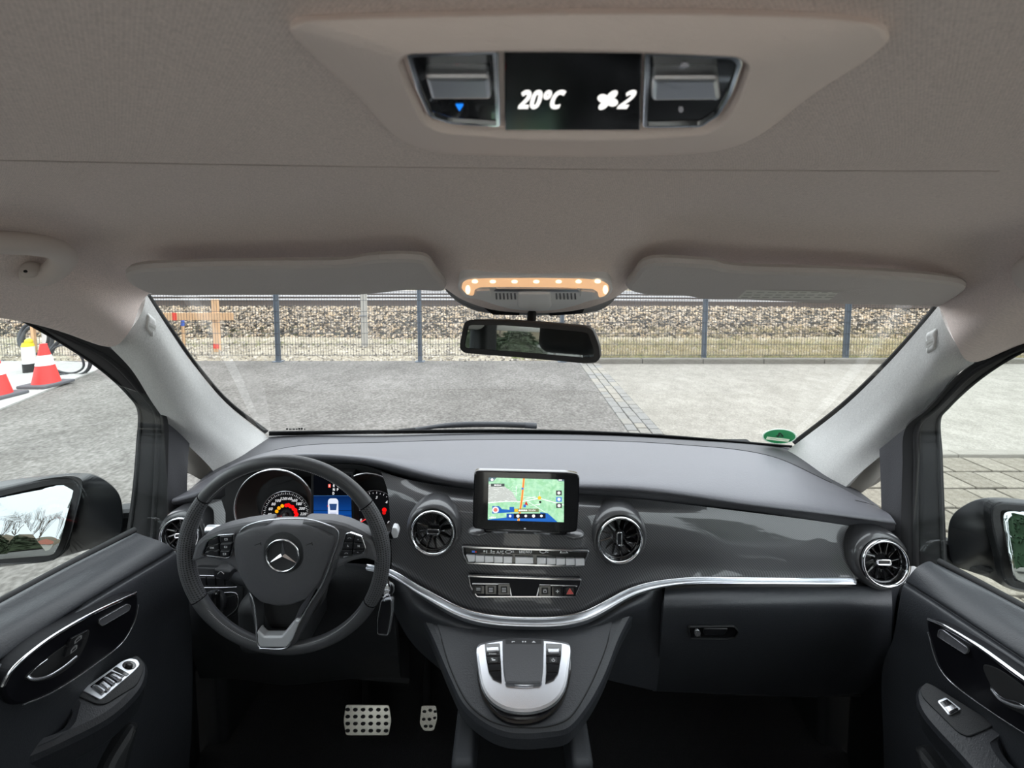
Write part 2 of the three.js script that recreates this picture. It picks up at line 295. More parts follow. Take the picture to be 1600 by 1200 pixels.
  for (let i = 0; i < n; i++) {
    const D = 8.55 + Math.pow(rnd(), .9) * 2.3, x = rnd(-14, 14), s = rnd(.04, .105);
    e.set(rnd(0, 6), rnd(0, 6), rnd(0, 6)); m4.compose(V(x, slope(D) + s * .1, -D + rnd(-.02, .02)), qn.setFromEuler(e), V(s, s, s)); stones.setMatrixAt(i, m4);
    const k = rnd(), v = k < .36 ? rnd(.03, .10) : rnd(.20, .50), warm = rnd(0, 1); stones.setColorAt(i, cc.setRGB(v, v * (.74 + .12 * warm), v * (.46 + .24 * warm)));
  }
  stones.name = 'ballast_gravel'; stones.castShadow = stones.receiveShadow = true; stones.userData = { kind: 'stuff', label: 'beige and brown ballast stones covering the railway embankment', category: 'gravel' }; scene.add(stones);
  // rubble and grass between fence and ballast
  const tufts = (name, count, fx, fD, color, label, hgt) => {
    const pos = []; for (let b = 0; b < 7; b++) { const a = b * .9, l = .6 + .4 * Math.sin(b * 3.1), dx = Math.cos(a) * .35, dz = Math.sin(a) * .35; pos.push(dx * .2 - .03, 0, dz * .2, dx * .2 + .03, 0, dz * .2, dx * 1.3, l, dz * 1.3); }
    const g = new THREE.BufferGeometry(); g.setAttribute('position', new THREE.Float32BufferAttribute(pos, 3)); g.computeVertexNormals();
    const im = new THREE.InstancedMesh(g, S({ color: 0xffffff, roughness: 1, side: THREE.DoubleSide }), count);
    for (let i = 0; i < count; i++) { const x = fx(), D = fD(), s = hgt * rnd(.5, 1.4); m4.compose(V(x, (D < 8.75 ? Math.max(0, (D - 7.7) * .08) : slope(D)), -D), qn.setFromEuler(e.set(0, rnd(0, 6), 0)), V(s, s, s)); im.setMatrixAt(i, m4); const k = rnd(.5, 1.15); im.setColorAt(i, cc.setRGB(color[0] * k, color[1] * k, color[2] * k)); }
    im.name = name; im.castShadow = im.receiveShadow = true; im.userData = { kind: 'stuff', label, category: 'grass' }; scene.add(im);
  };
  tufts('dry_grass', 9000, () => rnd(1.0, 13), () => 7.35 + Math.pow(rnd(), 1.3) * 1.9, [.52, .44, .27], 'dry beige grass between fence and embankment', .14);
  tufts('green_grass', 3200, () => rnd(0, 13), () => rnd() < .45 ? rnd(7.3, 7.55) : rnd(8.0, 8.9), [.30, .36, .12], 'short green grass tufts along kerb and ballast foot', .10);
  tufts('weeds', 900, () => rnd(-12, 1), () => rnd(8.3, 9.3), [.34, .36, .14], 'sparse green weeds at the foot of the embankment', .10);
  const dirtStones = new THREE.InstancedMesh(base, S({ color: 0xffffff, roughness: .95 }), 5000);
  for (let i = 0; i < 5000; i++) { const s = rnd(.015, .055), D = rnd(7.2, 8.7); m4.compose(V(rnd(-14, 14), Math.max(0, (D - 7.5) * .08) + s * .1, -D), qn.setFromEuler(e.set(rnd(0, 6), rnd(0, 6), 0)), V(s, s * .7, s)); dirtStones.setMatrixAt(i, m4); const v = rnd(.16, .62); dirtStones.setColorAt(i, cc.setRGB(v, v * .9, v * .76)); }
  dirtStones.name = 'rubble'; dirtStones.castShadow = dirtStones.receiveShadow = true; dirtStones.userData = { kind: 'stuff', label: 'small stones scattered on the sandy strip behind the fence', category: 'rubble' }; scene.add(dirtStones);
}
// ------------------------------------------------------------------ outside: fence, track, posts
{
  const postMat = S({ color: col(.085, .105, .13), roughness: .5, metalness: .3 }), wireMat = S({ color: col(.05, .055, .06), roughness: .55, metalness: .4 });
  const fence = thing('wire_fence', 'dark grey double-wire mesh fence on posts along the railway', 'fence', V(0, 0, -FENCE));
  const xOf = (px) => (px - CX) * FENCE / F, pitch = (1328 - 430) / 4 * FENCE / F, x0 = xOf(430) - 5 * pitch;
  for (let i = 0; i <= 12; i++) {
    const x = x0 + i * pitch, z = -FENCE;
    part(fence, 'post', [box(x - .035, x + .035, -.05, 1.86, z - .035, z + .035, .006), box(x - .08, x + .08, -.01, .012, z - .07, z + .07, .004)], postMat);
    if (i === 12) break;
    const w = [], n = Math.round(pitch / .05);
    for (let k = 0; k <= n; k++) w.push(new THREE.CylinderGeometry(.0034, .0034, 1.72, 4, 1, true).translate(x + k * pitch / n, .98, z + .045));
    for (let y = .13; y < 1.85; y += .2) for (const s of [.0, .012]) w.push(new THREE.CylinderGeometry(.0035, .0035, pitch, 4, 1, true).rotateZ(Math.PI / 2).translate(x + pitch / 2, y, z + .04 + s));
    part(fence, 'wire_mesh', w, wireMat);
  }
  // rails on sleepers
  const steel = S({ color: col(.62, .60, .60), roughness: .5, metalness: .4 }), rust = S({ color: col(.10, .078, .065), roughness: .85 }), conc = S({ color: col(.40, .37, .34), roughness: .9 });
  const bend = (x, D) => -(D - Math.max(0, x - 1) * .08);
  const rail = (D, label) => {
    const o = thing('rail', label, 'rail', V(0, .66, -D), 'railway rails'), pts = []; for (let x = -24; x <= 24; x += 3) pts.push(x);
    const run = (y0, y1, hw) => { const c = pts.map((x) => [x, bend(x, D)]), fr = [], tp = [], bk = [], bt = []; for (const [x, z] of c) { fr.push(V(x, y1, z + hw)); bk.push(V(x, y1, z - hw)); tp.push(V(x, y0, z + hw)); bt.push(V(x, y0, z - hw)); } return [sheet([...fr, ...tp], c.length, 2), sheet([...bk, ...fr], c.length, 2), sheet([...bt, ...bk], c.length, 2)]; };
    part(o, 'rail_head', run(.80, .845, .035), steel); part(o, 'rail_web', [...run(.675, .80, .012), ...run(.655, .68, .07)], rust);
  };
  rail(11.25, 'nearest steel rail on the embankment, closest to the fence'); rail(12.7, 'second steel rail of the front track behind the fence');
  rail(14.4, 'near rail of the rear track, third from the fence'); rail(15.5, 'farthest steel rail seen behind the fence');
  // concrete post behind the fence
  const cp0 = P(570, 538, 8.3); const cpo = thing('concrete_post', 'weathered pale concrete post standing behind the fence', 'post', V(cp0.x, 0, cp0.z));
  part(cpo, 'shaft', box(cp0.x - .055, cp0.x + .055, 0, 1.75, cp0.z - .055, cp0.z + .055, .01), S({ color: col(.95, .93, .88), roughness: .9, map: M.concrete.map }));
  for (const y of [1.25, .7]) part(cpo, 'wire_bracket', box(cp0.x - .075, cp0.x + .075, y, y + .03, cp0.z + .03, cp0.z + .07, .005), S({ color: col(.2, .2, .2), roughness: .6 }));
  // batter boards
  const wood = S({ color: col(.72, .45, .25), roughness: .8, map: repeat(weaveColor, 3) }), woodRaw = S({ color: col(.56, .36, .20), roughness: .85 }), red = S({ color: col(.75, .06, .035), roughness: .6 }), blue = S({ color: col(.05, .12, .5), roughness: .6 });
  const D = 8.0, b0 = P(340, 545, D), s0 = (px) => P(px, 500, D).x;
  const bb = thing('batter_board', 'wooden batter board cross with red paint marks behind the fence', 'batter board', V(b0.x, 0, b0.z));
  const yb = P(340, 494, D).y, yt = P(332, 468, D).y;
  part(bb, 'stake', box(b0.x - .055, b0.x + .055, .0, yt, b0.z - .04, b0.z + .04, .006), wood);
  part(bb, 'crossboard', box(s0(245), s0(368), yb - .075, yb + .075, b0.z + .04, b0.z + .07, .005), wood);
  for (const g of [box(s0(274), s0(281), yb - .077, yb + .077, b0.z + .068, b0.z + .074, .002), box(b0.x - .058, b0.x + .058, .08, .18, b0.z + .03, b0.z + .044, .002)]) part(bb, 'paint_mark', g, red, 'red paint mark');
  const bs = P(286, 512, 8.3), st = thing('marker_stake', 'thin wooden marker stake with blue top beside the batter board', 'stake', V(bs.x, 0, bs.z));
  const yb2 = P(286, 499, 8.3).y; part(st, 'shaft', box(bs.x - .025, bs.x + .025, 0, yb2 - .12, bs.z - .02, bs.z + .02, .004), woodRaw); part(st, 'painted_tip', box(bs.x - .027, bs.x + .027, yb2 - .14, yb2, bs.z - .022, bs.z + .022, .004), blue, 'blue painted tip');
  // left window: cones, bollard, cables, stake
  const orange = S({ color: col(.82, .035, .03), roughness: .5 }), refl = S({ color: col(.85, .85, .85), roughness: .4 }), foot = S({ color: col(.10, .10, .11), roughness: .9 });
  const cone = (px, py, label, h) => {
    const b = PY(px, py, .02), o = thing('traffic_cone', label, 'traffic cone', V(b.x, .02, b.z)), r = (y) => .155 - (.155 - .035) * y / h;
    const ring = (y0, y1, e = 0) => new THREE.LatheGeometry([[r(y0) + e, y0], [r(y1) + e, y1], [r(y1) + e - .012, y1], [r(y0) + e - .012, y0], [r(y0) + e, y0]].map((q) => new THREE.Vector2(q[0], q[1])), 32);
    own(o, 'foot', new RoundedBoxGeometry(.40, .045, .40, 2, .015).translate(0, .0225, 0), foot);
    own(o, 'body', ring(.04, h), orange); own(o, 'white_band', ring(h * .50, h * .74, .004), refl, 'white reflective band'); own(o, 'tip_ring', new THREE.TorusGeometry(.032, .007, 8, 24).rotateX(Math.PI / 2).translate(0, h, 0), orange);
  };
  cone(73, 602, 'orange and white traffic cone standing beside the coiled cables', .60); cone(-6, 621, 'orange and white traffic cone cut by the photo edge, nearer the car', .60);
  const wb = PY(47, 581, .02), bo = thing('pipe_bollard', 'white pipe bollard with black base band and yellow cap behind a cone', 'bollard', V(wb.x, .02, wb.z));
  own(bo, 'pipe', new THREE.CylinderGeometry(.075, .075, .40, 24).translate(0, .22, 0), M.white); own(bo, 'black_band', new THREE.CylinderGeometry(.078, .078, .14, 24).translate(0, .07, 0), M.rubber, 'black base band');
  own(bo, 'cap', [new THREE.CylinderGeometry(.06, .078, .06, 24).translate(0, .45, 0), new THREE.SphereGeometry(.05, 16, 8).translate(.02, .50, 0)], S({ color: col(.8, .6, .02), roughness: .5 }), 'yellow cap');
  const wp = PY(76, 574, .02), pi = thing('standpipe', 'white upright supply pipe with a bent head among the cables', 'pipe', V(wp.x, .02, wp.z));
  own(pi, 'riser', new THREE.CylinderGeometry(.05, .05, .66, 20).translate(0, .33, 0), M.white); own(pi, 'bent_head', tube([V(0, .64, 0), V(-.03, .72, .01), V(-.10, .76, .02), V(-.14, .70, .02)], .055, 20), M.white);
  const ws = PY(57, 578, .02), wk = thing('wooden_stake', 'tall bare wooden stake between bollard and traffic cone', 'stake', V(ws.x, 0, ws.z)); own(wk, 'shaft', new RoundedBoxGeometry(.05, 1.15, .04, 1, .004).translate(0, .575, 0), woodRaw);
  const cable = S({ color: col(.05, .055, .06), roughness: .6 });
  const loop = (o, pxs, D, r) => own(o, 'cable_loop', tube(pxs.map(([a, b], i) => P(a, b, D + .06 * Math.sin(i * 1.7)).sub(o.position)), r, 90, true, 6), cable);
  const c1 = thing('cable_coil', 'thick black cable coiled over the white pipes', 'cable', V(wp.x - .1, .02, wp.z + .1));
  loop(c1, [[30, 530], [38, 511], [55, 505], [72, 510], [80, 526], [72, 545], [56, 553], [38, 547]], 6.55, .028); loop(c1, [[33, 535], [42, 515], [60, 509], [78, 517], [81, 536], [68, 551], [48, 552]], 6.5, .026); loop(c1, [[36, 526], [48, 508], [66, 507], [76, 522], [70, 543], [50, 550]], 6.6, .024);
  const c2 = thing('hose_loop', 'thin grey hose loops spread beside the traffic cone', 'hose', PY(115, 585, .02));
  loop(c2, [[78, 562], [92, 535], [112, 532], [134, 548], [142, 570], [128, 585], [104, 586], [86, 577]], 6.25, .018); loop(c2, [[76, 552], [96, 530], [120, 535], [139, 560], [134, 580], [110, 587], [90, 583]], 6.2, .016); loop(c2, [[74, 560], [84, 545], [104, 540], [126, 556], [130, 574], [112, 583], [90, 579]], 6.22, .016);
}
// ------------------------------------------------------------------ outside: what the mirrors show, behind the car
{
  const bark = S({ color: col(.16, .125, .10), roughness: .95 }), twigM = S({ color: col(.20, .155, .125), roughness: 1 }), shrubM = S({ color: col(.055, .070, .035), roughness: 1 }), pineM = S({ color: col(.035, .075, .035), roughness: 1 });
  function bareTree(h) {
    const trunk = [], twigs = [];
    const grow = (a, dir, len, r, lvl) => {
      const b = a.clone().addScaledVector(dir, len), g = new THREE.CylinderGeometry(r * .66, r, len, lvl < 2 ? 7 : 3, 1, true).translate(0, len / 2, 0).applyQuaternion(new THREE.Quaternion().setFromUnitVectors(V(0, 1, 0), dir)).translate(a.x, a.y, a.z);
      (lvl < 2 ? trunk : twigs).push(g); if (lvl > 6) return;
      const n = lvl === 0 ? 4 : lvl < 3 ? 3 : 2 + (rnd() < .25 ? 1 : 0);
      for (let i = 0; i < n; i++) { const d = dir.clone().add(V(rnd(-.75, .75), rnd(-.1, .5), rnd(-.75, .75))).normalize(); grow(a.clone().lerp(b, i ? rnd(.55, 1) : 1), d, len * rnd(.6, .82), r * .6, lvl + 1); }
    };
    grow(V(0, 0, 0), V(0, 1, 0), h * .27, h * .016, 0);
    return [join(trunk), join(twigs)];
  }
  struct('hill_behind', surf([[48, -.2], [52, 1.6], [58, 2.6], [75, 3.0]].map(([z, y]) => Array.from({ length: 60 }, (_, i) => V(-110 + i * 3.4, y * rnd(.65, 1.3), z + rnd(-1, 1)))), 240, 24, .2, V(0, 40, 0)), S({ color: col(.15, .115, .075), roughness: 1 }), 'brown brush bank behind the car, seen in the driver mirror', 'brush bank');
  const protos = [0, 1].map((i) => { const [a, b] = bareTree(9 + i); return { a, b }; });
  [[-7, 24, .9, 0], [-11.5, 27, 1.0, 1], [-16, 24, .95, 0], [-20.5, 27, 1.0, 1], [-25, 24, .9, 0], [-29.5, 28, 1.05, 1], [-9, 33, 1.1, 0], [-18, 34, 1.15, 1], [-27, 35, 1.15, 0], [-36, 33, 1.1, 1], [-34, 25, .9, 0], [-3, 30, 1.0, 1]].forEach(([x, z, s, k], i) => {
    const o = thing('bare_tree', 'leafless winter tree seen in the door mirror behind the car', 'tree', V(x * 1.25, 0, z + 12), 'leafless trees reflected in the driver mirror'); o.scale.setScalar(s); o.rotation.y = i * 1.3;
    own(o, 'trunk', protos[k].a, bark); own(o, 'twigs', protos[k].b, twigM).userData.kind = 'stuff';
  });
  const firs = [[14, 14, 1.1], [18, 17, 1.3], [10, 18, 1.2], [22, 15, 1], [27, 18, 1.25], [6, 21, 1.3], [33, 21, 1.3], [-10, 3.5, .9], [-11, 6.5, 1], [-13, 9.5, 1.05]];
  const cone = []; for (let i = 0; i < 900; i++) { const y = rnd(.4, 7), r = (7.2 - y) * .27 * rnd(.55, 1.05), a = rnd(0, 6.28), l = rnd(.25, .5); cone.push(new THREE.ConeGeometry(.09, l, 4, 1).rotateZ(1.9).rotateY(-a).translate(Math.cos(a) * r, y, Math.sin(a) * r)); }
  const fg = join(cone), tg = new THREE.CylinderGeometry(.05, .16, 7, 8).translate(0, 3.5, 0), core = new THREE.ConeGeometry(1.5, 6.4, 14, 1).translate(0, 3.6, 0);
  firs.forEach(([x, z, s], i) => { const o = thing('evergreen_tree', 'dark evergreen tree behind the car, reflected in the mirrors', 'tree', V(x, 0, z), 'evergreen trees reflected in the mirrors'); o.scale.setScalar(s); o.rotation.y = i; own(o, 'trunk', tg, bark); own(o, 'needles', [fg, core], pineM).userData.kind = 'stuff'; });
  [[-11.9, 18], [-14.2, 17.4], [-16.8, 18.2], [-19.6, 17.6]].forEach(([x, z], i) => { const o = thing('evergreen_shrub', 'low dark green shrub behind the car, reflected in the interior mirror', 'shrub', V(x, 0, z), 'low shrubs reflected in the mirrors'); o.scale.set(1.15, .27 + .03 * (i % 2), 1.15); o.rotation.y = i * 2; own(o, 'trunk', tg, bark); own(o, 'needles', [fg, core], shrubM).userData.kind = 'stuff'; });
  const h = thing('low_house', 'low white building with red pitched roof reflected in the driver mirror', 'house', V(-14, 0, 30)); h.scale.setScalar(.62);
  own(h, 'wall', new THREE.BoxGeometry(6, 1.9, 4).translate(0, .95, 0), S({ color: col(.68, .64, .56), roughness: .9 }));
  own(h, 'roof', new THREE.CylinderGeometry(.05, 2.6, 1.3, 4, 1).rotateY(Math.PI / 4).scale(1.85, 1, 1.2).translate(0, 2.5, 0), S({ color: col(.32, .10, .06), roughness: .9 }));
  own(h, 'door', new THREE.BoxGeometry(1.6, 1.6, .06).translate(-1.6, .8, -2.02), S({ color: col(.38, .30, .20), roughness: .8 }));
  const lamp = thing('street_light', 'curved street light pole reflected beside the low house', 'street light', V(-11, 0, 28)); own(lamp, 'pole', tube([V(0, 0, 0), V(0, 3, 0), V(-.05, 4.3, 0), V(-.5, 4.9, 0), V(-1.3, 5.0, 0)], .05, 40), S({ color: col(.5, .5, .5), roughness: .5 })); own(lamp, 'lamp_head', new RoundedBoxGeometry(.5, .12, .2, 2, .04).translate(-1.4, 5, 0), S({ color: col(.5, .5, .5), roughness: .5 }));
  const rs = thing('road_sign', 'red and white road sign reflected beside the low house', 'sign', V(-10.4, 0, 27)); own(rs, 'pole', new THREE.CylinderGeometry(.03, .03, 2, 8).translate(0, 1, 0), M.chrome); own(rs, 'sign_panel', new RoundedBoxGeometry(.7, .5, .03, 2, .01).translate(0, 2, 0), S({ color: col(.7, .05, .05), roughness: .5 })); own(rs, 'white_bar', new RoundedBoxGeometry(.5, .14, .034, 2, .01).translate(0, 2, 0), M.white);
}

const boxPx = (x0, y0, x1, y1) => [[x0, y0], [x1, y0], [x1, y1], [x0, y1]];

// ------------------------------------------------------------------ the car as a room: roof lining, pillars, windows, floor
const C = .03; // the car's middle lies a little right of the camera
{ // roof lining: every column of points runs from the tail to the edge that the photograph shows
  const ends = [[-420, 452, .44], [-180, 452, .52], [0, 479, .60], [100, 519, .665], [172, 542, .722], [203, 517, .706], [229, 462, .722], [300, 440, .72], [450, 433, .715], [600, 431, .712], [660, 433, .71], [690, 447, .70], [722, 468, .675], [770, 484, .665], [838, 489, .662], [905, 484, .665],
    [955, 468, .675], [988, 447, .70], [1025, 433, .71], [1100, 432, .712], [1250, 436, .71], [1400, 446, .71], [1466, 478, .698], [1492, 534, .683], [1521, 566, .703], [1600, 538, .66], [1740, 508, .57], [1960, 500, .50]].map((a) => P(...a));
  const L = ends.length, rows = [];
  const xs = [-.79, -.785, -.78, -.74, -.70, -.655, -.60, -.545, -.42, -.29, -.21, -.15, -.10, -.055, 0, .055, .10, .15, .21, .29, .42, .545, .60, .655, .70, .75, .785, .79];
  const ys = (u) => { const a = Math.abs(u); return 1.803 - .03 * a * a - (a > .5 ? 1.32 * Math.pow(a - .5, 1.75) : 0); };
  for (const D of [-.52, -.42, -.25, .0, .16, .31]) rows.push(xs.map((u) => V(u + C, ys(u) - (D > .2 ? .010 : 0), -D)));
  const blend = (t) => xs.map((u, i) => { const a = rows[5][i], e = ends[i], p = a.clone().lerp(e, t); const drop = a.y - e.y, side = Math.abs(u) > .6; p.y = a.y - drop * Math.pow(t, side ? 2.6 : 2.0); if (side) p.x = a.x + (e.x - a.x) * Math.pow(t, 1.5); return p; });
  rows.push(blend(.33), blend(.66), ends);
  const g = surf(rows, 150, 80, .012, V(0, 1, .5));
  const roof = structGroup('ceiling', 'beige grey fabric roof lining of the van', 'ceiling');
  part(roof, 'fabric_lining', g, M.headliner);
  // the seam across the roof in front of the rear climate panel
  // pressed seam: a narrow welt following the lining
  M.liningGeometry = g;
  const seamPts = []; for (let px = -60; px <= 1660; px += 60) { const t = (px + 60) / 1720, h = hit(g, Math.max(2, Math.min(1598, px)), 249 + 18 * t + 5 * Math.sin(t * 3.1)); seamPts.push(h.p.add(V(0, .0006, 0))); }
  part(roof, 'welt_seam', tube(seamPts.slice(1, -1), .0014, 120, false, 6), M.headliner);
  // outer skin above, so that no light comes through
  part(roof, 'roof_skin', surf([-.52, -.35, -.1, .4, .72].map((D) => [-.86, -.6, 0, .6, .86].map((u) => V(u + C, 1.90 - .09 * Math.pow(Math.abs(u) / .86, 4) - (D > .3 ? .16 * (D - .3) : 0), -D))), 16, 16, .02, V(0, 5, 0)), M.paint);
}
const RIGHT = 1, LEFT = -1;
{ // A-pillar trims
  const pil = (name, rows, badge, label) => {
    const g = surf(rows, 24, 40, .02), o = structGroup(name, label, 'pillar trim');
    part(o, 'fabric_cover', g, M.pillar);
    const h = planeOn(g, ...badge.c, badge.up), n0 = h.n, [A, B2, C2, D2] = badge.q, mixq = (a, b, t) => [a[0] + (b[0] - a[0]) * t, a[1] + (b[1] - a[1]) * t];
    const grid = [0, .12, .35, .65, .88, 1].map((t) => [0, .15, .5, .85, 1].map((u) => { const [x, y] = mixq(mixq(A, B2, u), mixq(D2, C2, u), t), edge = (t === 0 || t === 1) && (u === 0 || u === 1) ? -.002 : (t === 0 || t === 1 || u === 0 || u === 1) ? .0006 : .0032; return hit(g, x, y).p.addScaledVector(n0, edge); }));
    const b = part(o, 'airbag_badge', surf(grid, 20, 20, .004), M.pillar, 'raised rounded badge reading AIRBAG');
    const t = canvasTex(128, 64, (x) => { x.fillStyle = '#b9b8b4'; x.fillRect(0, 0, 128, 64); x.fillStyle = '#86857f'; x.font = 'bold 26px sans-serif'; x.textAlign = 'center'; x.fillText('AIRBAG', 64, 42); });
    const bp = surf([[badge.t[0], badge.t[1]], [badge.t[3], badge.t[2]]].map((r) => [r[0], mixq(r[0], r[1], .5), r[1]].map(([x, y]) => { const k = hit(g, x, y); return k.p.addScaledVector(n0, .0038); })), 6, 4), bu = bp.attributes.uv; let um = 0, vm = 0; for (let i = 0; i < bu.count; i++) { um = Math.max(um, bu.getX(i)); vm = Math.max(vm, bu.getY(i)); } for (let i = 0; i < bu.count; i++) bu.setXY(i, Math.min(1, bu.getX(i) / um), 1 - Math.min(1, bu.getY(i) / vm));
    part(b, 'badge_print', bp, printed(t, .9));
    return g;
  };
  // rows run down the pillar; each from the windscreen's edge over a crest to the door's edge
  M.pillarL = pil('pillar_left', [
    [P(229, 460, .730), P(222, 487, .722), P(202, 517, .718), P(172, 542, .735)],
    [P(262, 512, .782), P(252, 535, .770), P(232, 552, .762), P(205, 577, .785)],
    [P(305, 574, .888), P(290, 595, .865), P(268, 610, .85), P(240, 632, .865)],
    [P(355, 632, 1.035), P(330, 655, .99), P(305, 668, .955), P(272, 674, .945)],
    [P(417, 682, 1.26), P(390, 700, 1.16), P(366, 715, 1.10), P(335, 738, 1.06)],
    [P(440, 700, 1.30), P(410, 722, 1.20), P(385, 740, 1.13), P(350, 765, 1.09)]],
    { c: [235, 512], up: V(0, 1, -.2), q: [[230, 488], [244, 500], [239, 528], [227, 513]], p: [[230, 488], [243, 499], [245, 513], [240, 528], [228, 515], [226, 502]], t: [[230, 502], [242, 508], [241, 518], [229, 510]] }, 'light grey fabric A-pillar trim on the driver side');
  M.pillarR = pil('pillar_right', [
    [P(1467, 477, .704), P(1474, 500, .70), P(1492, 534, .698), P(1522, 567, .712)],
    [P(1436, 514, .750), P(1447, 540, .745), P(1464, 560, .735), P(1489, 590, .752)],
    [P(1382, 574, .858), P(1400, 598, .84), P(1424, 615, .82), P(1452, 640, .83)],
    [P(1318, 636, .998), P(1345, 660, .955), P(1370, 676, .92), P(1402, 690, .905)],
    [P(1238, 698, 1.19), P(1270, 716, 1.10), P(1298, 735, 1.04), P(1325, 757, 1.00)],
    [P(1215, 716, 1.23), P(1250, 738, 1.14), P(1280, 758, 1.07), P(1308, 782, 1.03)]],
    { c: [1457, 533], up: V(0, 1, -.2), q: [[1447, 521], [1465, 512], [1463, 545], [1448, 553]], p: [[1464, 512], [1450, 520], [1444, 534], [1449, 553], [1462, 545], [1467, 530]], t: [[1463, 526], [1449, 533], [1450, 543], [1463, 535]] }, 'light grey fabric A-pillar trim on the passenger side');
  // outer pillar steel behind the trims closes the gap to the glass
  part(scene.getObjectByName('pillar_left'), 'pillar_core', surf([[P(224, 462, .78), P(160, 520, .82)], [P(300, 574, .97), P(220, 622, .95)], [P(352, 632, 1.13), P(262, 690, 1.06)], [P(414, 684, 1.34), P(330, 752, 1.18)]], 6, 16, .02), M.rubber);
  part(scene.getObjectByName('pillar_right'), 'pillar_core', surf([[P(1472, 477, .755), P(1530, 545, .80)], [P(1387, 574, .935), P(1470, 620, .92)], [P(1324, 636, 1.09), P(1425, 690, 1.02)], [P(1242, 699, 1.27), P(1335, 772, 1.12)]], 6, 16, .02), M.rubber);
}
{ // windscreen
  const rows = [
    [P(200, 436, .745), P(480, 428, .745), P(838, 424, .745), P(1200, 430, .74), P(1498, 452, .715)],
    [P(282, 562, .955), P(540, 540, .975), P(820, 535, .98), P(1120, 542, .965), P(1424, 574, .895)],
    [P(396, 690, 1.30), P(610, 684, 1.385), P(820, 681, 1.41), P(1040, 687, 1.37), P(1262, 707, 1.235)]];
  const g = surf(rows, 40, 30); const o = structGroup('window_1', 'large curved windscreen over the dashboard', 'windscreen');
  M.screenGeometry = g;
  part(o, 'pane', g, M.glass);
  const edge = (a, b, w) => { const A = [], B = []; a.forEach((q, i) => { A.push(hit(g, ...q).p); B.push(hit(g, ...b[i]).p); }); return surf([A, B], 40, 2, .003); };
  part(o, 'black_border', [
    edge([[230, 463], [263, 512], [306, 574], [356, 632], [414, 678]], [[234, 462], [267, 511], [310, 572], [360, 629], [419, 674]]),
    edge([[1464, 481], [1436, 514], [1383, 574], [1319, 636], [1243, 696]], [[1460, 478], [1432, 512], [1379, 570], [1315, 631], [1238, 691]]),
    edge([[420, 681], [600, 678], [820, 677], [1000, 682], [1238, 700]], [[420, 675], [600, 673], [820, 672], [1000, 678], [1238, 697]])], M.rubber, 'black printed edge of the glass');
  const dash_ = []; for (const [x, w, h] of [[447, 3, 2], [451.5, 4, 1.4], [457, 4, 1.6], [462, 3, 1.6], [466, 3, 2.6], [470, 3, 2.8], [475, 2, 1.4]]) { const q = planeOn(g, x, 671.5 - (x - 447) * .03); dash_.push(plate(q, boxPx(x, 671.5 - h, x + w, 671.5), { depth: .0006, z: .0012, bevel: 0, r: .0004 })); }
  part(o, 'glass_mark', dash_, M.rubber, 'tiny black maker mark printed in the corner of the glass');
  const sp = planeOn(g, 1218, 685, V(0, 1, 0));
  const st = thing('emission_sticker', 'round green emission sticker with a 4 at the windscreen corner', 'sticker', sp.o);
  const disc = (px, py, rx, ry) => Array.from({ length: 14 }, (_, i) => [px + rx * Math.cos(i / 14 * 6.2832), py + ry * Math.sin(i / 14 * 6.2832)]);
  const stt = canvasTex(256, 256, (x) => { x.fillStyle = '#e9efe9'; x.fillRect(0, 0, 256, 256); x.beginPath(); x.arc(128, 128, 118, 0, 7); x.fillStyle = '#1f8f58'; x.fill(); x.save(); x.translate(256, 0); x.scale(-1, 1); x.fillStyle = '#12301f'; x.font = 'bold 110px sans-serif'; x.textAlign = 'center'; x.fillText('4', 128, 140); x.fillStyle = '#f2efe2'; x.fillRect(40, 150, 176, 52); x.strokeStyle = '#8c8f86'; x.lineWidth = 4; x.beginPath(); x.moveTo(60, 178); x.lineTo(90, 168); x.lineTo(120, 186); x.lineTo(150, 170); x.lineTo(190, 180); x.stroke(); x.restore(); });
  part(st, 'disc', plate(sp, disc(1218, 682, 27, 11.5), { depth: .0006, z: .0012, bevel: 0, smooth: true }), PH({ color: col(.85, .9, .86), roughness: 1, transmission: .6, thickness: 0 }));
  part(st, 'disc_print', print(sp, disc(1218, 682, 27, 11.5), { z: .0015, smooth: true }), PH({ map: stt, roughness: 1, transmission: .55, thickness: 0 }));
}
{ // wiper outside, on the glass
  const o = thing('windscreen_wiper', 'black windscreen wiper lying along the bottom of the glass', 'wiper', P(730, 672, 1.45));
  part(o, 'blade', tube([P(624, 673, 1.47), P(680, 667.5, 1.46), P(760, 665, 1.46), P(838, 667, 1.47)], .006, 30), M.rubber);
  part(o, 'arm', tube([P(650, 671, 1.46), P(710, 663, 1.445), P(780, 662, 1.445), P(832, 664, 1.46)], .008, 30), M.plastic);
  part(o, 'pivot', tube([P(820, 664.5, 1.455), P(838, 665.5, 1.46)], .012, 6), M.plastic);
}
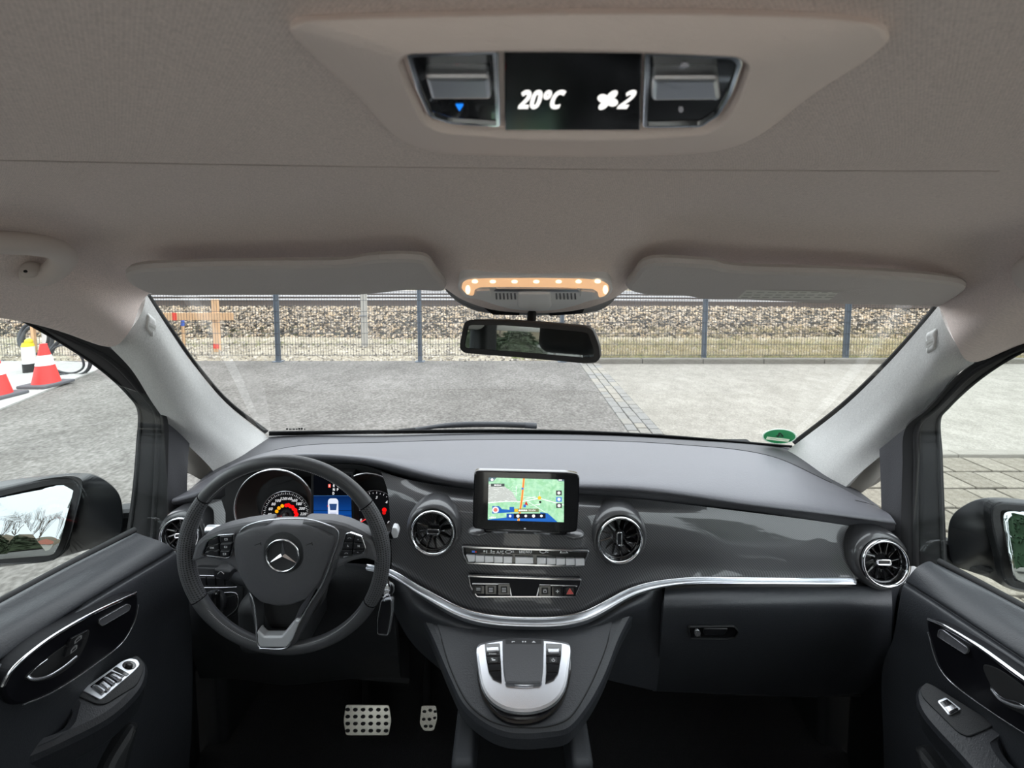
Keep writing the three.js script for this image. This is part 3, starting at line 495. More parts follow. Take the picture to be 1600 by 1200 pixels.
{ // floor, firewall, flanks and the rear of the cabin (seen in the mirror and shading the footwells)
  struct('floor', box(-.86 + C, .86 + C, .34, .42, -1.4, .46, .01), M.carpet, 'black carpet of the footwells', 'floor');
  struct('floor_rear', box(-.80 + C, .80 + C, .34, .42, .465, 3.3, .01), M.rearTrim, 'pale floor of the rear cabin behind the front seats', 'floor');
  const X0 = -.86 + C, X1 = .86 + C; // rear roof: a frame round a glass panel
  struct('ceiling_rear', [box(X0, X0 + .22, 1.80, 1.88, .48, 3.3, .02), box(X1 - .22, X1, 1.80, 1.88, .48, 3.3, .02), box(X0, X1, 1.80, 1.88, .47, .58, .02), box(X0, X1, 1.80, 1.88, 2.62, 3.3, .02)], M.headliner, 'pale roof lining round the rear glass roof', 'ceiling');
  struct('window_9', new THREE.BoxGeometry(1.36, .005, 2.16).translate(C, 1.86, 1.60), M.glass, 'glass roof panel over the rear cabin', 'window');
  struct('wall_front', [box(-.86 + C, .86 + C, .34, 1.06, -1.46, -1.36, .01)], M.dark, 'dark firewall behind the pedals', 'wall');
  const hood = surf([[-.9, -.45, 0, .45, .9].map((u) => V(u + C, .94, -1.46)), [-.9, -.45, 0, .45, .9].map((u) => V(u + C, .80 - .04 * u * u, -1.85)), [-.85, -.45, 0, .45, .85].map((u) => V(u + C, .62 - .06 * u * u, -2.15)), [-.8, -.45, 0, .45, .8].map((u) => V(u + C, .35, -2.25))], 16, 20, .03, V(0, 4, -2));
  struct('hood', hood, M.paint, 'black bonnet in front of the windscreen', 'bonnet');
  for (const s of [-1, 1]) {
    const X = (a) => s * a + C, side = s < 0 ? 'left' : 'right', w = structGroup('wall_' + side, 'pale trimmed rear side wall of the cabin, ' + (s < 0 ? 'driver' : 'passenger') + ' side', 'wall');
    part(w, 'lower_panel', box(X(.80), X(.90), .30, 1.08, .2, 3.3, .02), M.rearTrim); part(w, 'footwell_side', box(X(.80), X(.95), .34, 1.0, -1.45, -.98, .02), M.softBlack);
    part(w, 'upper_rail', box(X(.79), X(.88), 1.60, 1.82, -.15, 3.3, .03), M.rearTrim);
    part(w, 'pillar', box(X(.785), X(.88), 1.05, 1.66, .30, .42, .03), M.softBlack); part(w, 'pillar', box(X(.785), X(.88), 1.05, 1.66, 1.55, 1.72, .03), M.softBlack); part(w, 'pillar', box(X(.785), X(.88), 1.05, 1.66, 3.1, 3.3, .03), M.rearTrim);
    struct(s < 0 ? 'window_4' : 'window_5', [new THREE.BoxGeometry(.004, .58, 1.15).translate(X(.84), 1.34, .99), new THREE.BoxGeometry(.004, .58, 1.4).translate(X(.84), 1.34, 2.41)], M.sideGlass, 'rear side window behind the ' + (s < 0 ? 'driver' : 'passenger'), 'window');
  }
  struct('wall_back', [box(-.86 + C, .86 + C, .34, 1.05, 3.3, 3.4, .02), box(-.86 + C, .86 + C, 1.66, 1.86, 3.22, 3.36, .02)], M.rearTrim, 'tailgate panel below and above the rear window', 'wall');
  struct('window_6', new THREE.BoxGeometry(1.6, .64, .004).translate(C, 1.36, 3.33), M.glass, 'rear window in the tailgate', 'window');
  const seat = (x, label) => {
    const o = thing('front_seat', label, 'seat', V(x, .42, .22)), w = .25;
    const pad = (z, y, t, k) => V(0, 0, 0);
    own(o, 'cushion', new RoundedBoxGeometry(.50, .16, .48, 5, .06).rotateX(-.08).translate(0, .40, -.18), M.seat);
    own(o, 'pedestal', new RoundedBoxGeometry(.42, .32, .40, 2, .02).translate(0, .16, -.12), M.plastic);
    own(o, 'backrest', surf([[-.24, -.14, 0, .14, .24].map((u) => V(u, .42, .0 + .05 * Math.abs(u) - .04)), [-.26, -.15, 0, .15, .26].map((u) => V(u, .66, .05 - .2 * u * u * 4 * .3)), [-.24, -.14, 0, .14, .24].map((u) => V(u, .90, .11 - .06 * Math.abs(u))), [-.17, -.1, 0, .1, .17].map((u) => V(u, 1.04, .15))], 20, 20, .11, V(0, .8, -5)), M.seat);
    own(o, 'headrest', new RoundedBoxGeometry(.27, .19, .11, 5, .05).rotateX(.12).translate(0, 1.19, .20), M.seat);
    for (const u of [-.06, .06]) own(o, 'headrest_post', new THREE.CylinderGeometry(.007, .007, .16, 10).translate(u, 1.07, .19), M.chrome);
  };
  seat(-.42 + C, 'black leather driver seat reflected in the interior mirror'); seat(.43 + C, 'black leather passenger seat behind the dashboard');
  const bench = thing('rear_bench', 'pale leather bench seat at the back of the cabin', 'seat', V(C, .42, 2.4));
  own(bench, 'cushion', new RoundedBoxGeometry(1.4, .2, .5, 4, .06).translate(0, .36, 0), M.paleLeather); own(bench, 'backrest', new RoundedBoxGeometry(1.4, .62, .14, 4, .05).rotateX(.2).translate(0, .72, .28), M.paleLeather); for (const u of [-.46, 0, .46]) own(bench, 'headrest', new RoundedBoxGeometry(.26, .18, .1, 4, .04).translate(u, 1.12, .36), M.paleLeather);
  own(bench, 'plinth', new RoundedBoxGeometry(1.3, .28, .4, 2, .02).translate(0, .14, .02), M.plastic);
}
{ // sun visors
  const vis = (label, out, D0, D1, extra) => {
    const a = P(out.mid, 404, D0), b = P(out.mid, 457, D1), pl = plane3(a, b, a.clone().add(V(.2, 0, 0)), V(0, 1, 0)), o = thing('sun_visor', label, 'sun visor', pl.o);
    part(o, 'visor_board', plate(pl, out.p, { depth: .017, z: .009, bevel: .0084, smooth: true }), M.visor);
    if (extra) extra(o, pl);
    return pl;
  };
  vis('grey sun visor folded up over the steering wheel side of the windscreen', { mid: 440, p: [[193, 430], [215, 422], [300, 418], [420, 416], [540, 414], [574, 408], [640, 406], [666, 410], [682, 428], [697, 449], [692, 457], [640, 456], [590, 461], [560, 463], [400, 463], [260, 464], [236, 461], [208, 450]] }, .545, .655);
  vis('grey sun visor with white notice label over the passenger side', { mid: 1240, p: [[979, 453], [990, 434], [1004, 418], [1024, 412], [1090, 414], [1118, 416], [1140, 422], [1300, 428], [1420, 434], [1480, 440], [1506, 445], [1513, 452], [1494, 467], [1466, 481], [1440, 480], [1300, 477], [1160, 471], [1100, 470], [1070, 465], [1010, 463]] }, .545, .655, (o, pl) => {
    const t = canvasTex(512, 64, (x) => { x.fillStyle = '#d3d0c8'; x.fillRect(0, 0, 512, 64); x.fillStyle = '#9a978f'; for (let r = 0; r < 3; r++) for (let k = 0; k < 9; k++) x.fillRect(18 + k * 54 + r * 5, 14 + r * 15, 30 + (k * 7 + r * 11) % 16, 4); });
    part(o, 'notice_label', print(pl, [[1166, 453], [1312, 456], [1296, 469], [1152, 466]], { z: .0095, r: .001 }), printed(t, .7), 'pale printed notice');
  });
}
const pts = (D, a) => a.map(([x, y, d]) => P(x, y, d ?? D));
const ringPx = (cx, cy, rx, ry, n = 20, a0 = 0, a1 = 6.2832) => Array.from({ length: n }, (_, i) => { const t = a0 + (a1 - a0) * i / n; return [cx + rx * Math.cos(t), cy + ry * Math.sin(t)]; });
function radial(loop, c, dir) { // where a ray from c leaves a closed loop
  let best = null;
  for (let i = 0; i < loop.length; i++) { const a = loop[i], b = loop[(i + 1) % loop.length], ex = b.x - a.x, ey = b.y - a.y, dx = dir.x, dy = dir.y, den = dx * ey - dy * ex; if (Math.abs(den) < 1e-9) continue;
    const t = ((a.x - c.x) * ey - (a.y - c.y) * ex) / den, s = ((a.x - c.x) * dy - (a.y - c.y) * dx) / den; if (t > 0 && s >= -1e-6 && s <= 1 + 1e-6 && (best === null || t > best)) best = t; }
  return new THREE.Vector2(c.x + dir.x * (best ?? 0), c.y + dir.y * (best ?? 0));
}
const v2 = (a) => a.map(([x, y]) => new THREE.Vector2(x, y));

{ // rear climate panel in the roof
  const lining = M.liningGeometry, c = new THREE.Vector2(900, 138);
  const outer = smoothLoop(v2([[452, 44], [466, 34], [520, 29], [700, 24], [900, 20], [1150, 22], [1320, 30], [1380, 42], [1390, 58], [1372, 80], [1270, 148], [1185, 212], [1130, 234], [1040, 243], [900, 245], [760, 243], [680, 238], [625, 218], [560, 152], [480, 78]]), 150);
  const innerPx = [[624, 86], [640, 73], [790, 70], [1000, 72], [1150, 78], [1168, 92], [1152, 140], [1130, 182], [1098, 201], [1000, 206], [790, 205], [700, 199], [668, 188], [644, 140]];
  const pl = plane3(P(895, 85, .176), P(895, 195, .226), P(1095, 85, .176));
  const innerLoop = roundLoop(v2(innerPx), 14, 4);
  const H = (q) => hit(lining, q.x, Math.max(2, q.y)).p, base = [], lip = [], mid = [], rimL = [], inn = [], low = [];
  for (const q of outer) {
    const d = q.clone().sub(c).normalize(), i2 = radial(innerLoop, c, d), h = H(q.clone().lerp(c, .012));
    base.push(h.clone().add(V(0, .004, 0))); const on = H(q); lip.push(EYE.clone().lerp(on, .968)); mid.push(EYE.clone().lerp(H(q.clone().lerp(c, .035)), .945));
    const w = (z, k) => { const a = pl.at(i2.x + d.x * k, i2.y + d.y * k); return V(a.x, a.y, z).applyMatrix4(pl.m); };
    rimL.push(w(.0035, 8)); inn.push(w(.0035, 1)); low.push(w(-.002, -2));
  }
  const o = thing('rear_climate_panel', 'beige roof panel with climate display reading 20°C and two silver rocker keys', 'climate panel', pl.o);
  part(o, 'housing', loft([base, lip, mid, rimL, inn, low]), M.roofPlastic);
  const big = { r: .0016 };
  part(o, 'frame', [rim(pl, [[634, 84], [778, 78], [782, 200], [704, 195], [670, 184], [650, 140]], .0016, { depth: .004, z: .0024, ...big, r: .003 }), rim(pl, [[1008, 80], [1150, 86], [1162, 98], [1144, 150], [1126, 180], [1096, 200], [1004, 201]], .0016, { depth: .004, z: .0024, r: .003 })], M.chrome, 'chrome frame around the key fields');
  part(o, 'key_field', [plate(pl, [[638, 88], [776, 82], [780, 198], [706, 192], [672, 181], [654, 140]], { z: .0006, ...big, depth: .003 }), plate(pl, [[1010, 84], [1148, 90], [1158, 100], [1140, 150], [1122, 177], [1094, 197], [1006, 198]], { z: .0006, depth: .003, ...big })], M.gloss);
  part(o, 'display', plate(pl, [[788, 80], [1003, 80], [1000, 204], [789, 204]], { z: .0016, depth: .004, r: .001 }), M.gloss);
  const t = canvasTex(512, 288, (x, w, h) => { x.fillStyle = '#000'; x.fillRect(0, 0, w, h); x.fillStyle = '#f4f1ec'; x.font = 'italic bold 96px sans-serif'; x.strokeStyle = '#f4f1ec'; x.lineWidth = 5; x.lineJoin = 'round'; x.save(); x.translate(42, 192); x.scale(.72, 1); for (const [q, u] of [['20°C', 0], ['2', 488]]) { x.fillText(q, u, 0); x.strokeText(q, u, 0); } x.restore();
    x.save(); x.translate(352, 160); for (let k = 0; k < 4; k++) { x.rotate(Math.PI / 2); x.beginPath(); x.ellipse(19, 8, 21, 15, .5, 0, 7); x.fill(); } x.restore(); });
  part(o, 'display_digits', print(pl, [[790, 82], [1001, 82], [998, 202], [791, 202]], { z: .0019, r: .0006 }), glow(t, .6));
  part(o, 'rocker', plate(pl, [[664, 122], [764, 122], [768, 157], [674, 157]], { z: .0075, depth: .009, bevel: .0026, r: .0022 }), M.silver, 'silver temperature rocker'); part(o, 'rocker', plate(pl, [[1020, 124], [1122, 124], [1126, 158], [1018, 159]], { z: .0075, depth: .009, bevel: .0026, r: .0022 }), M.silver, 'silver fan rocker');
  const mark = (c, k) => S({ color: 0x000000, emissive: c, emissiveIntensity: k });
  part(o, 'cold_symbol_light', plate(pl, [[712, 164], [724, 164], [718, 174]], { z: .0012, depth: .0006, r: .0003, bevel: 0 }), mark('#1668c8', .8)); part(o, 'warm_symbol_light', plate(pl, [[710, 108], [718, 108], [714, 101]], { z: .0012, depth: .0006, r: .0003, bevel: 0 }), mark('#7a1410', .5));
  for (const [a, b, r] of [[1064, 172, 4], [1070, 106, 7]]) part(o, 'fan_symbol_light', plate(pl, ringPx(a, b, r, r, 10), { z: .0012, depth: .0006, bevel: 0, smooth: true }), mark('#5a5a5c', .5));
}
{ // overhead console with the lit lamp
  const pl0 = planeOn(M.liningGeometry, 838, 462, V(0, 1, 0)), pl = plane(pl0.o, V(0, pl0.n.y, Math.max(pl0.n.z, .2)));
  const o = thing('overhead_console', 'overhead lamp console with a warm lit horseshoe light above the mirror', 'ceiling lamp', pl.o);
  const outer = [[716, 452], [718, 441], [728, 435], [760, 432.5], [840, 432], [915, 433], [945, 437], [955, 445], [957, 455], [948, 466], [925, 470], [900, 478], [870, 485], [838, 487], [800, 484], [772, 477], [748, 469], [724, 464]];
  part(o, 'console_body', plate(pl, outer, { depth: .03, z: .006, bevel: .003, smooth: true }), M.consoleGrey);
  const lens = [[721, 452], [723, 443], [731, 438.5], [760, 437], [840, 436.5], [912, 437.5], [941, 440.5], [951, 447], [952, 455], [946, 463], [936, 466], [934, 457], [926, 452], [880, 450], [838, 449.5], [795, 449], [750, 449.5], [742, 453], [740, 463], [730, 461.5]];
  const warm = S({ color: col(.55, .42, .30), roughness: .35, emissive: col(1, .56, .28), emissiveIntensity: .30 }), led = S({ color: 0x000000, emissive: col(1, .78, .5), emissiveIntensity: .75 });
  part(o, 'light_lens', plate(pl, lens, { depth: .006, z: .0085, bevel: .0015, r: .004 }), warm, 'amber glowing light strip');
  for (const px of [742, 770, 804, 838, 873, 904, 934]) part(o, 'led_light', plate(pl, ringPx(px, 440.5, 5, 2.6, 12), { depth: .002, z: .0092, bevel: .0004, smooth: true }), led);
  for (const px of [731, 946]) part(o, 'led_light', plate(pl, ringPx(px, 453, 4, 7, 12), { depth: .002, z: .0092, bevel: .0004, smooth: true }), led);
  part(o, 'reading_lamp', plate(pl, [[744, 455], [765, 454], [767, 464], [748, 465]], { z: .0095, depth: .004, r: .002 }), M.consoleGrey); part(o, 'reading_lamp', plate(pl, [[908, 455], [930, 457], [926, 466], [906, 465]], { z: .0095, depth: .004, r: .002 }), M.consoleGrey);
  for (const [a, b] of [[774, 806], [868, 900]]) for (let k = 0; k < 6; k++) { const x = a + (b - a) * k / 5.5; part(o, 'speaker_slot', plate(pl, [[x, 459], [x + 2.6, 459], [x + 3.4, 468], [x + .6, 468]], { z: .0072, depth: .003, r: .0003, bevel: .0003 }), M.shroud); }
  part(o, 'key_bar', plate(pl, [[775, 451], [902, 452], [906, 457], [771, 456]], { z: .0088, depth: .004, r: .002 }), M.silver);
  part(o, 'mirror_boss', plate(pl, [[810, 459], [860, 459], [862, 480], [856, 486], [818, 486], [808, 480]], { z: .012, depth: .01, r: .004, bevel: .003 }), M.consoleGrey);
  const lamp = new THREE.RectAreaLight(col(1, .62, .36), 2.2, .20, .012); const lp = pl.world(838, 442, .014); lamp.position.copy(lp); lamp.lookAt(lp.clone().add(pl.n)); scene.add(lamp);
  // dark cover between lining and glass
  const ps = plane(P(832, 470, .70), V(0, -.15, 1)), sh = thing('sensor_cover', 'dark grey sensor cover between overhead lamp and windscreen', 'cover', ps.o);
  part(sh, 'cover_body', plate(ps, [[690, 448], [980, 448], [968, 462], [956, 477], [938, 488], [905, 493], [838, 495], [775, 493], [742, 488], [716, 476], [700, 462]], { depth: .06, bevel: .012, r: .01 }), S({ color: col(.20, .20, .21), roughness: .5 }));
  for (const q of [[[752, 478], [812, 485], [812, 493], [770, 492]], [[858, 486], [914, 481], [910, 490], [858, 494]]]) part(sh, 'sensor_window', plate(ps, q, { z: .001, depth: .004, r: .002 }), M.gloss);
}
{ // interior mirror
  const c = P(828, 533, .60), look = EYE.clone().sub(c).normalize().add(V(-.60, -.03, 1).normalize()).normalize(), pl = plane(c, look);
  const o = thing('rear_view_mirror', 'black framed interior rear view mirror hanging under the lamp console', 'mirror', c);
  const fr = [[725, 503], [735, 499.5], [790, 500], [850, 504], [915, 510], [926, 515], [936, 540], [938, 560], [931, 567], [912, 568], [815, 559], [726, 552], [718, 546], [718, 536]], gl = [[730, 508], [740, 505], [790, 506], [850, 510], [908, 515.5], [921, 519], [929, 543], [930, 557], [924, 561.5], [908, 562], [815, 553], [732, 546], [725, 542], [726, 532]];
  part(o, 'mirror_frame', [plate(pl, fr, { depth: .032, z: 0, bevel: .008, r: .006 }), rim(pl, fr, .007, { depth: .006, z: .003, bevel: .0015, r: .006 })], M.softBlack);
  part(o, 'mirror_glass', plate(pl, gl, { depth: .003, z: .0015, bevel: .0003, r: .005 }), M.darkMirror);
  part(o, 'mirror_arm', [tube([P(832, 482, .675), P(831, 492, .655), P(830, 506, .63), P(829, 520, .618)], .0075, 16), new THREE.SphereGeometry(.013, 16, 12).translate(...P(829, 515, .628).toArray())], M.rubber);
}
{ // grab handles
  const P = (x, y, off) => { const h = hit(M.liningGeometry, x, y).p, d = h.clone().sub(EYE); return EYE.clone().addScaledVector(d, 1 - off / d.length()); }; // metres off the lining, towards the eye
  const h = (label, path, ends, screw) => { const o = thing('grab_handle', label, 'grab handle', P(...path[1]));
    const g = tube(path.map((a) => P(...a)), .0135, 60, false, 14); part(o, 'grip', g, M.handleGrey);
    part(o, 'mount', ends.map(([x, y, d]) => new RoundedBoxGeometry(.045, .022, .022, 3, .010).rotateY(-.7).rotateX(-.5).translate(...P(x, y, d).toArray())), M.handleGrey);
    part(o, 'mount_screw', new THREE.SphereGeometry(.002, 10, 8).translate(...P(...screw).toArray()), M.dark); };
  h('grey roof grab handle above the driver door window', [[-190, 352, .01], [-150, 366, .03], [-60, 376, .042], [10, 379, .054], [66, 384, .054], [92, 392, .052], [99, 404, .048], [88, 420, .036], [66, 432, .024], [44, 430, .008]], [[50, 426, .008], [-180, 352, .008]], [40, 424, .024]);
  h('grey roof grab handle at the edge above the passenger window', [[1790, 398, .01], [1740, 398, .03], [1660, 402, .042], [1622, 408, .045], [1606, 424, .042], [1612, 440, .03], [1640, 452, .01]], [[1636, 446, .008], [1780, 392, .008]], [1640, 452, .024]);
}
// ------------------------------------------------------------------ doors
function door(s) { // s: -1 driver, 1 passenger
  const L = s < 0, o = structGroup(L ? 'door_1' : 'door_2', L ? 'black driver door with silver window switches' : 'black passenger door with a single silver window switch', 'door');
  const row = (X, a) => { const p = a.map(([x, y]) => PX(x, y, X)), e = p[p.length - 1]; p.push(V(X, e.y, -.12), V(X, e.y, .24)); return p; };
  const rows = L ? [
    row(-.800, [[212, 832], [104, 886], [0, 942], [-160, 1028]]), row(-.782, [[214, 833], [106, 888], [0, 945], [-160, 1032]]), row(-.765, [[228, 838], [110, 903], [0, 962], [-160, 1052]]), row(-.735, [[256, 848], [116, 926], [0, 994], [-160, 1090]]), row(-.722, [[270, 858], [112, 953], [0, 1029], [-160, 1135]]),
    row(-.726, [[271, 861], [112, 956], [0, 1032], [-160, 1139]]), row(-.716, [[276, 866], [113, 962], [0, 1040], [-160, 1148]]), row(-.712, [[290, 905], [125, 995], [0, 1080], [-160, 1190]]), row(-.730, [[296, 950], [140, 1060], [0, 1150], [-160, 1270]]), row(-.735, [[300, 1010], [150, 1130], [0, 1230], [-160, 1370]]), row(-.73, [[300, 1120], [170, 1250], [0, 1380], [-160, 1540]]), row(-.73, [[290, 1280], [190, 1420], [0, 1600], [-160, 1800]])]
    : [row(.860, [[1466, 881], [1534, 916], [1600, 951], [1760, 1036]]), row(.842, [[1462, 882], [1530, 917], [1600, 955], [1760, 1041]]), row(.825, [[1452, 877], [1524, 925], [1600, 971], [1760, 1062]]), row(.795, [[1432, 887], [1505, 942], [1600, 1000], [1760, 1098]]), row(.782, [[1416, 907], [1465, 938], [1600, 1027], [1760, 1135]]),
    row(.786, [[1415, 910], [1464, 941], [1600, 1031], [1760, 1139]]), row(.776, [[1411, 916], [1462, 948], [1600, 1040], [1760, 1149]]), row(.772, [[1404, 948], [1455, 985], [1600, 1085], [1760, 1195]]), row(.790, [[1396, 995], [1448, 1040], [1600, 1155], [1760, 1275]]), row(.795, [[1378, 1050], [1440, 1110], [1600, 1235], [1760, 1380]]), row(.79, [[1380, 1150], [1430, 1230], [1600, 1390], [1760, 1550]]), row(.79, [[1385, 1300], [1420, 1400], [1600, 1600], [1760, 1800]])];
  const g = surf(rows, 60, 110, .02), G = (a, b, c) => plane3On(g, a, b, c);
  part(o, 'door_panel', g, M.plastic);
  part(o, 'door_shell', L ? [box(-.95, -.815, .34, 1.0, -.97, .2, .03)] : [box(.875, 1.0, .34, .98, -.97, .2, .03)], M.paint);
  const seal = L ? [[210, 829], [104, 884], [0, 940], [-160, 1026]] : [[1468, 878], [1534, 913], [1600, 949], [1760, 1034]], X = L ? -.80 : .86;
  part(o, 'window_seal', [tube(row(X, seal), .006, 30), tube(row(X + s * .012, seal.map(([a, b]) => [a, b - 3])), .004, 30)], M.rubber);
  // oval trim field
  const field = L ? [[4, 1072], [18, 1047], [60, 1010], [130, 966], [212, 927], [216, 945], [210, 972], [192, 1003], [150, 1037], [85, 1080], [36, 1101], [12, 1098]] : [[1448, 970], [1466, 974], [1530, 1012], [1602, 1062], [1660, 1105], [1690, 1150], [1680, 1180], [1640, 1172], [1600, 1148], [1540, 1108], [1482, 1062], [1468, 1042], [1455, 1005]];
  const fp = L ? G([60, 1040], [200, 945], [120, 1050]) : G([1600, 1085], [1460, 985], [1540, 1090]), f1 = fp.lift(.006);
  const field_ = part(o, 'trim_field', plate(f1, field, { depth: .035, z: .002, bevel: .004, smooth: true }), M.doorGloss, 'gloss black trim field');
  const edge = L ? [[4, 1072], [18, 1047], [60, 1010], [130, 966], [212, 927]] : [[1452, 969], [1480, 981], [1530, 1011], [1602, 1063], [1680, 1116]];
  part(field_, 'chrome_edge', tube(edge.map(([a, b]) => f1.world(a, b, .002)), L ? .0028 : .0040, 40), M.chrome, 'bright chrome edge');
  const lower = L ? [[216, 945], [210, 972], [192, 1003], [150, 1037], [85, 1080], [36, 1101]] : [[1450, 988], [1466, 1040], [1482, 1062], [1540, 1106], [1600, 1145], [1660, 1180]];
  part(field_, 'lower_edge', tube(lower.map(([a, b]) => f1.world(a, b, .001)), .0013, 40), M.satin);
  const tw = L ? [[156, 968], [200, 943], [205, 946], [203, 954], [160, 979], [155, 974]] : [[1466, 984], [1471, 983], [1511, 1012], [1513, 1018], [1508, 1023], [1464, 995]];
  const grille = part(o, 'tweeter_grille', plate(f1, tw, { depth: .004, z: .005, bevel: .001, r: .004 }), S({ color: col(.10, .10, .11), roughness: .5, bumpMap: repeat(dotTex, 5), bumpScale: .001 })); part(grille, 'grille_rim', rim(f1, tw, .0009, { depth: .003, z: .006, bevel: .0003, r: .004 }), M.satin);
  // door opener in its bowl
  const bowl = L ? [[40, 1058], [70, 1032], [100, 1010], [138, 984], [140, 990], [122, 1030], [95, 1053], [66, 1064], [48, 1064]] : [[1536, 1040], [1548, 1072], [1568, 1100], [1600, 1118], [1640, 1140], [1640, 1110], [1600, 1074], [1560, 1046]];
  part(o, 'opener_bowl', plate(f1, bowl, { depth: .004, z: .0035, bevel: .001, smooth: true }), M.dark);
  const lever = L ? [[44, 1057, .004], [58, 1042, .012], [74, 1030, .014]] : [[1548, 1074, .006], [1566, 1090, .016], [1590, 1098, .02], [1620, 1116, .02]];
  const ha = part(o, 'handle', L ? [tube([[43, 1056, .005], [50, 1061, .013], [72, 1058, .020], [95, 1045, .022], [119, 1026, .018]].map(([a, b, z]) => f1.world(a, b, z * .6)), .0019, 30)] : [tube([[1550, 1078, .008], [1562, 1092, .018], [1582, 1102, .022], [1612, 1110, .022], [1650, 1130, .02]].map(([a, b, z]) => f1.world(a, b, z * .6)), .0022, 30)], M.satin, 'curved satin door opener');
  part(ha, 'lever_edge', tube(lever.map(([a, b, z]) => f1.world(a, b, z * .5)), .0009, 20), M.chrome);
  if (L) { const lock = canvasTex(64, 64, (x) => { x.fillStyle = '#19191c'; x.fillRect(0, 0, 64, 64); x.strokeStyle = '#9a9a9a'; x.lineWidth = 4; x.strokeRect(22, 30, 20, 16); x.beginPath(); x.arc(32, 30, 8, 3.14, 6.28); x.stroke(); });
    for (const k of [[[105, 1013], [130, 998], [126, 1013], [101, 1028]], [[112, 998], [138, 985], [133, 997], [106, 1012]]]) { const b = part(o, 'lock_key', plate(f1, k, { depth: .005, z: .008, bevel: .001, r: .002 }), M.keyBlack); part(b, 'lock_symbol', print(f1, k, { z: .0083, r: .002 }), printed(lock)); } }
  // armrest
  const pa = L ? plane(PX(165, 1080, -.705), V(.34, .92, .18)) : plane(PX(1490, 1105, .765), V(-.34, .92, .18));
  const arm = L ? [[212, 1019], [226, 1026], [232, 1044], [222, 1074], [178, 1118], [100, 1160], [0, 1204], [-150, 1270], [-170, 1225], [0, 1166], [60, 1150], [97, 1133], [108, 1114], [98, 1096], [128, 1074]] : [[1445, 1062], [1458, 1066], [1502, 1095], [1562, 1134], [1574, 1144], [1565, 1160], [1578, 1186], [1640, 1230], [1760, 1300], [1760, 1400], [1660, 1330], [1560, 1245], [1500, 1180], [1440, 1112], [1430, 1085], [1434, 1069]];
  part(o, 'armrest', plate(pa, arm, { depth: .075, z: 0, bevel: .014, smooth: true }), M.plastic);
  const inlay = L ? [[212, 1024], [222, 1030], [225, 1046], [214, 1070], [165, 1100], [150, 1100], [112, 1083]] : [[1447, 1066], [1457, 1070], [1556, 1131], [1540, 1140], [1514, 1151], [1498, 1145], [1442, 1090], [1437, 1075]];
  part(o, 'switch_carrier', plate(pa, inlay, { depth: .004, z: .0025, bevel: .001, r: .006 }), M.softBlack);
  if (L) {
    const sb = part(o, 'switch_panel', plate(pa, [[127, 1078], [178, 1042], [190, 1033], [203, 1028], [215, 1030], [219, 1038], [208, 1050], [157, 1094]], { depth: .004, z: .0042, bevel: .0008, r: .004 }), M.silver, 'silver window switch panel');
    part(sb, 'switch_well', [plate(pa, [[140, 1073], [163, 1056], [178, 1069], [166, 1083]], { depth: .003, z: .0047, r: .002 }), plate(pa, [[158, 1060], [174, 1048], [196, 1056], [180, 1068]], { depth: .003, z: .0047, r: .002 }), plate(pa, [[175, 1046], [182, 1041], [203, 1053], [197, 1057]], { depth: .003, z: .0047, r: .002 })], M.gloss);
    for (const k of [[[143, 1070], [153, 1068], [166, 1077], [160, 1083]], [[154, 1068], [162, 1062], [175, 1072], [167, 1079]], [[160, 1058], [168, 1056], [182, 1065], [176, 1069]], [[171, 1054], [178, 1050], [193, 1059], [185, 1064]]]) part(sb, 'window_switch', plate(pa, k, { depth: .008, z: .0095, bevel: .003, r: .003 }), M.satin);
    const kn = part(sb, 'mirror_dial', plate(pa, ringPx(202, 1039, 11, 7, 20), { depth: .003, z: .0052, bevel: .001, smooth: true }), M.gloss); part(kn, 'dial_knob', plate(pa, ringPx(202, 1038, 6, 3.6, 16), { depth: .006, z: .010, bevel: .002, smooth: true }), M.keyBlack);
  } else {
    const sb = part(o, 'switch_panel', plate(pa, [[1464, 1095], [1478, 1089], [1503, 1108], [1483, 1118]], { depth: .004, z: .0042, bevel: .0008, r: .003 }), M.silver, 'small silver window switch panel');
    part(sb, 'switch_well', plate(pa, [[1468, 1097], [1480, 1092], [1496, 1105], [1481, 1111]], { depth: .002, z: .0047, r: .001 }), M.gloss); part(sb, 'window_switch', plate(pa, [[1475, 1103], [1488, 1098], [1499, 1107], [1484, 1114]], { depth: .006, z: .009, bevel: .002, r: .003 }), M.chrome);
  }
  // lower pocket
  const pp = L ? plane(PX(200, 1160, -.70), V(1, .25, .3)) : plane(PX(1440, 1170, .76), V(-1, .25, .3));
  part(o, 'door_pocket', plate(pp, L ? [[210, 1130], [222, 1130], [204, 1200], [196, 1290], [150, 1290], [165, 1200]] : [[1436, 1168], [1424, 1166], [1436, 1230], [1446, 1290], [1500, 1290], [1470, 1210]], { depth: .05, bevel: .012, r: .02 }), M.softBlack);
  // window frame: glass edge against trim edge
  const ge = L ? [[-200, 435, .47], [0, 481, .63], [95, 536, .72], [158, 580, .80], [198, 617, .86], [214, 641, .885], [212, 700, .885], [206, 770, .875], [197, 836, .862]] : [[1770, 515, .55], [1600, 548, .665], [1560, 572, .705], [1520, 602, .755], [1485, 635, .805], [1471, 654, .825], [1473, 710, .82], [1476, 790, .805], [1480, 884, .785]];
  const te = L ? [[-200, 428, .46], [0, 475, .61], [100, 516, .68], [176, 546, .75], [238, 615, .865], [263, 652, .90], [265, 715, .905], [263, 785, .895], [262, 862, .88]] : [[1770, 505, .53], [1600, 536, .645], [1555, 553, .68], [1515, 572, .715], [1447, 640, .80], [1412, 672, .845], [1408, 730, .85], [1406, 800, .845], [1404, 884, .825]];
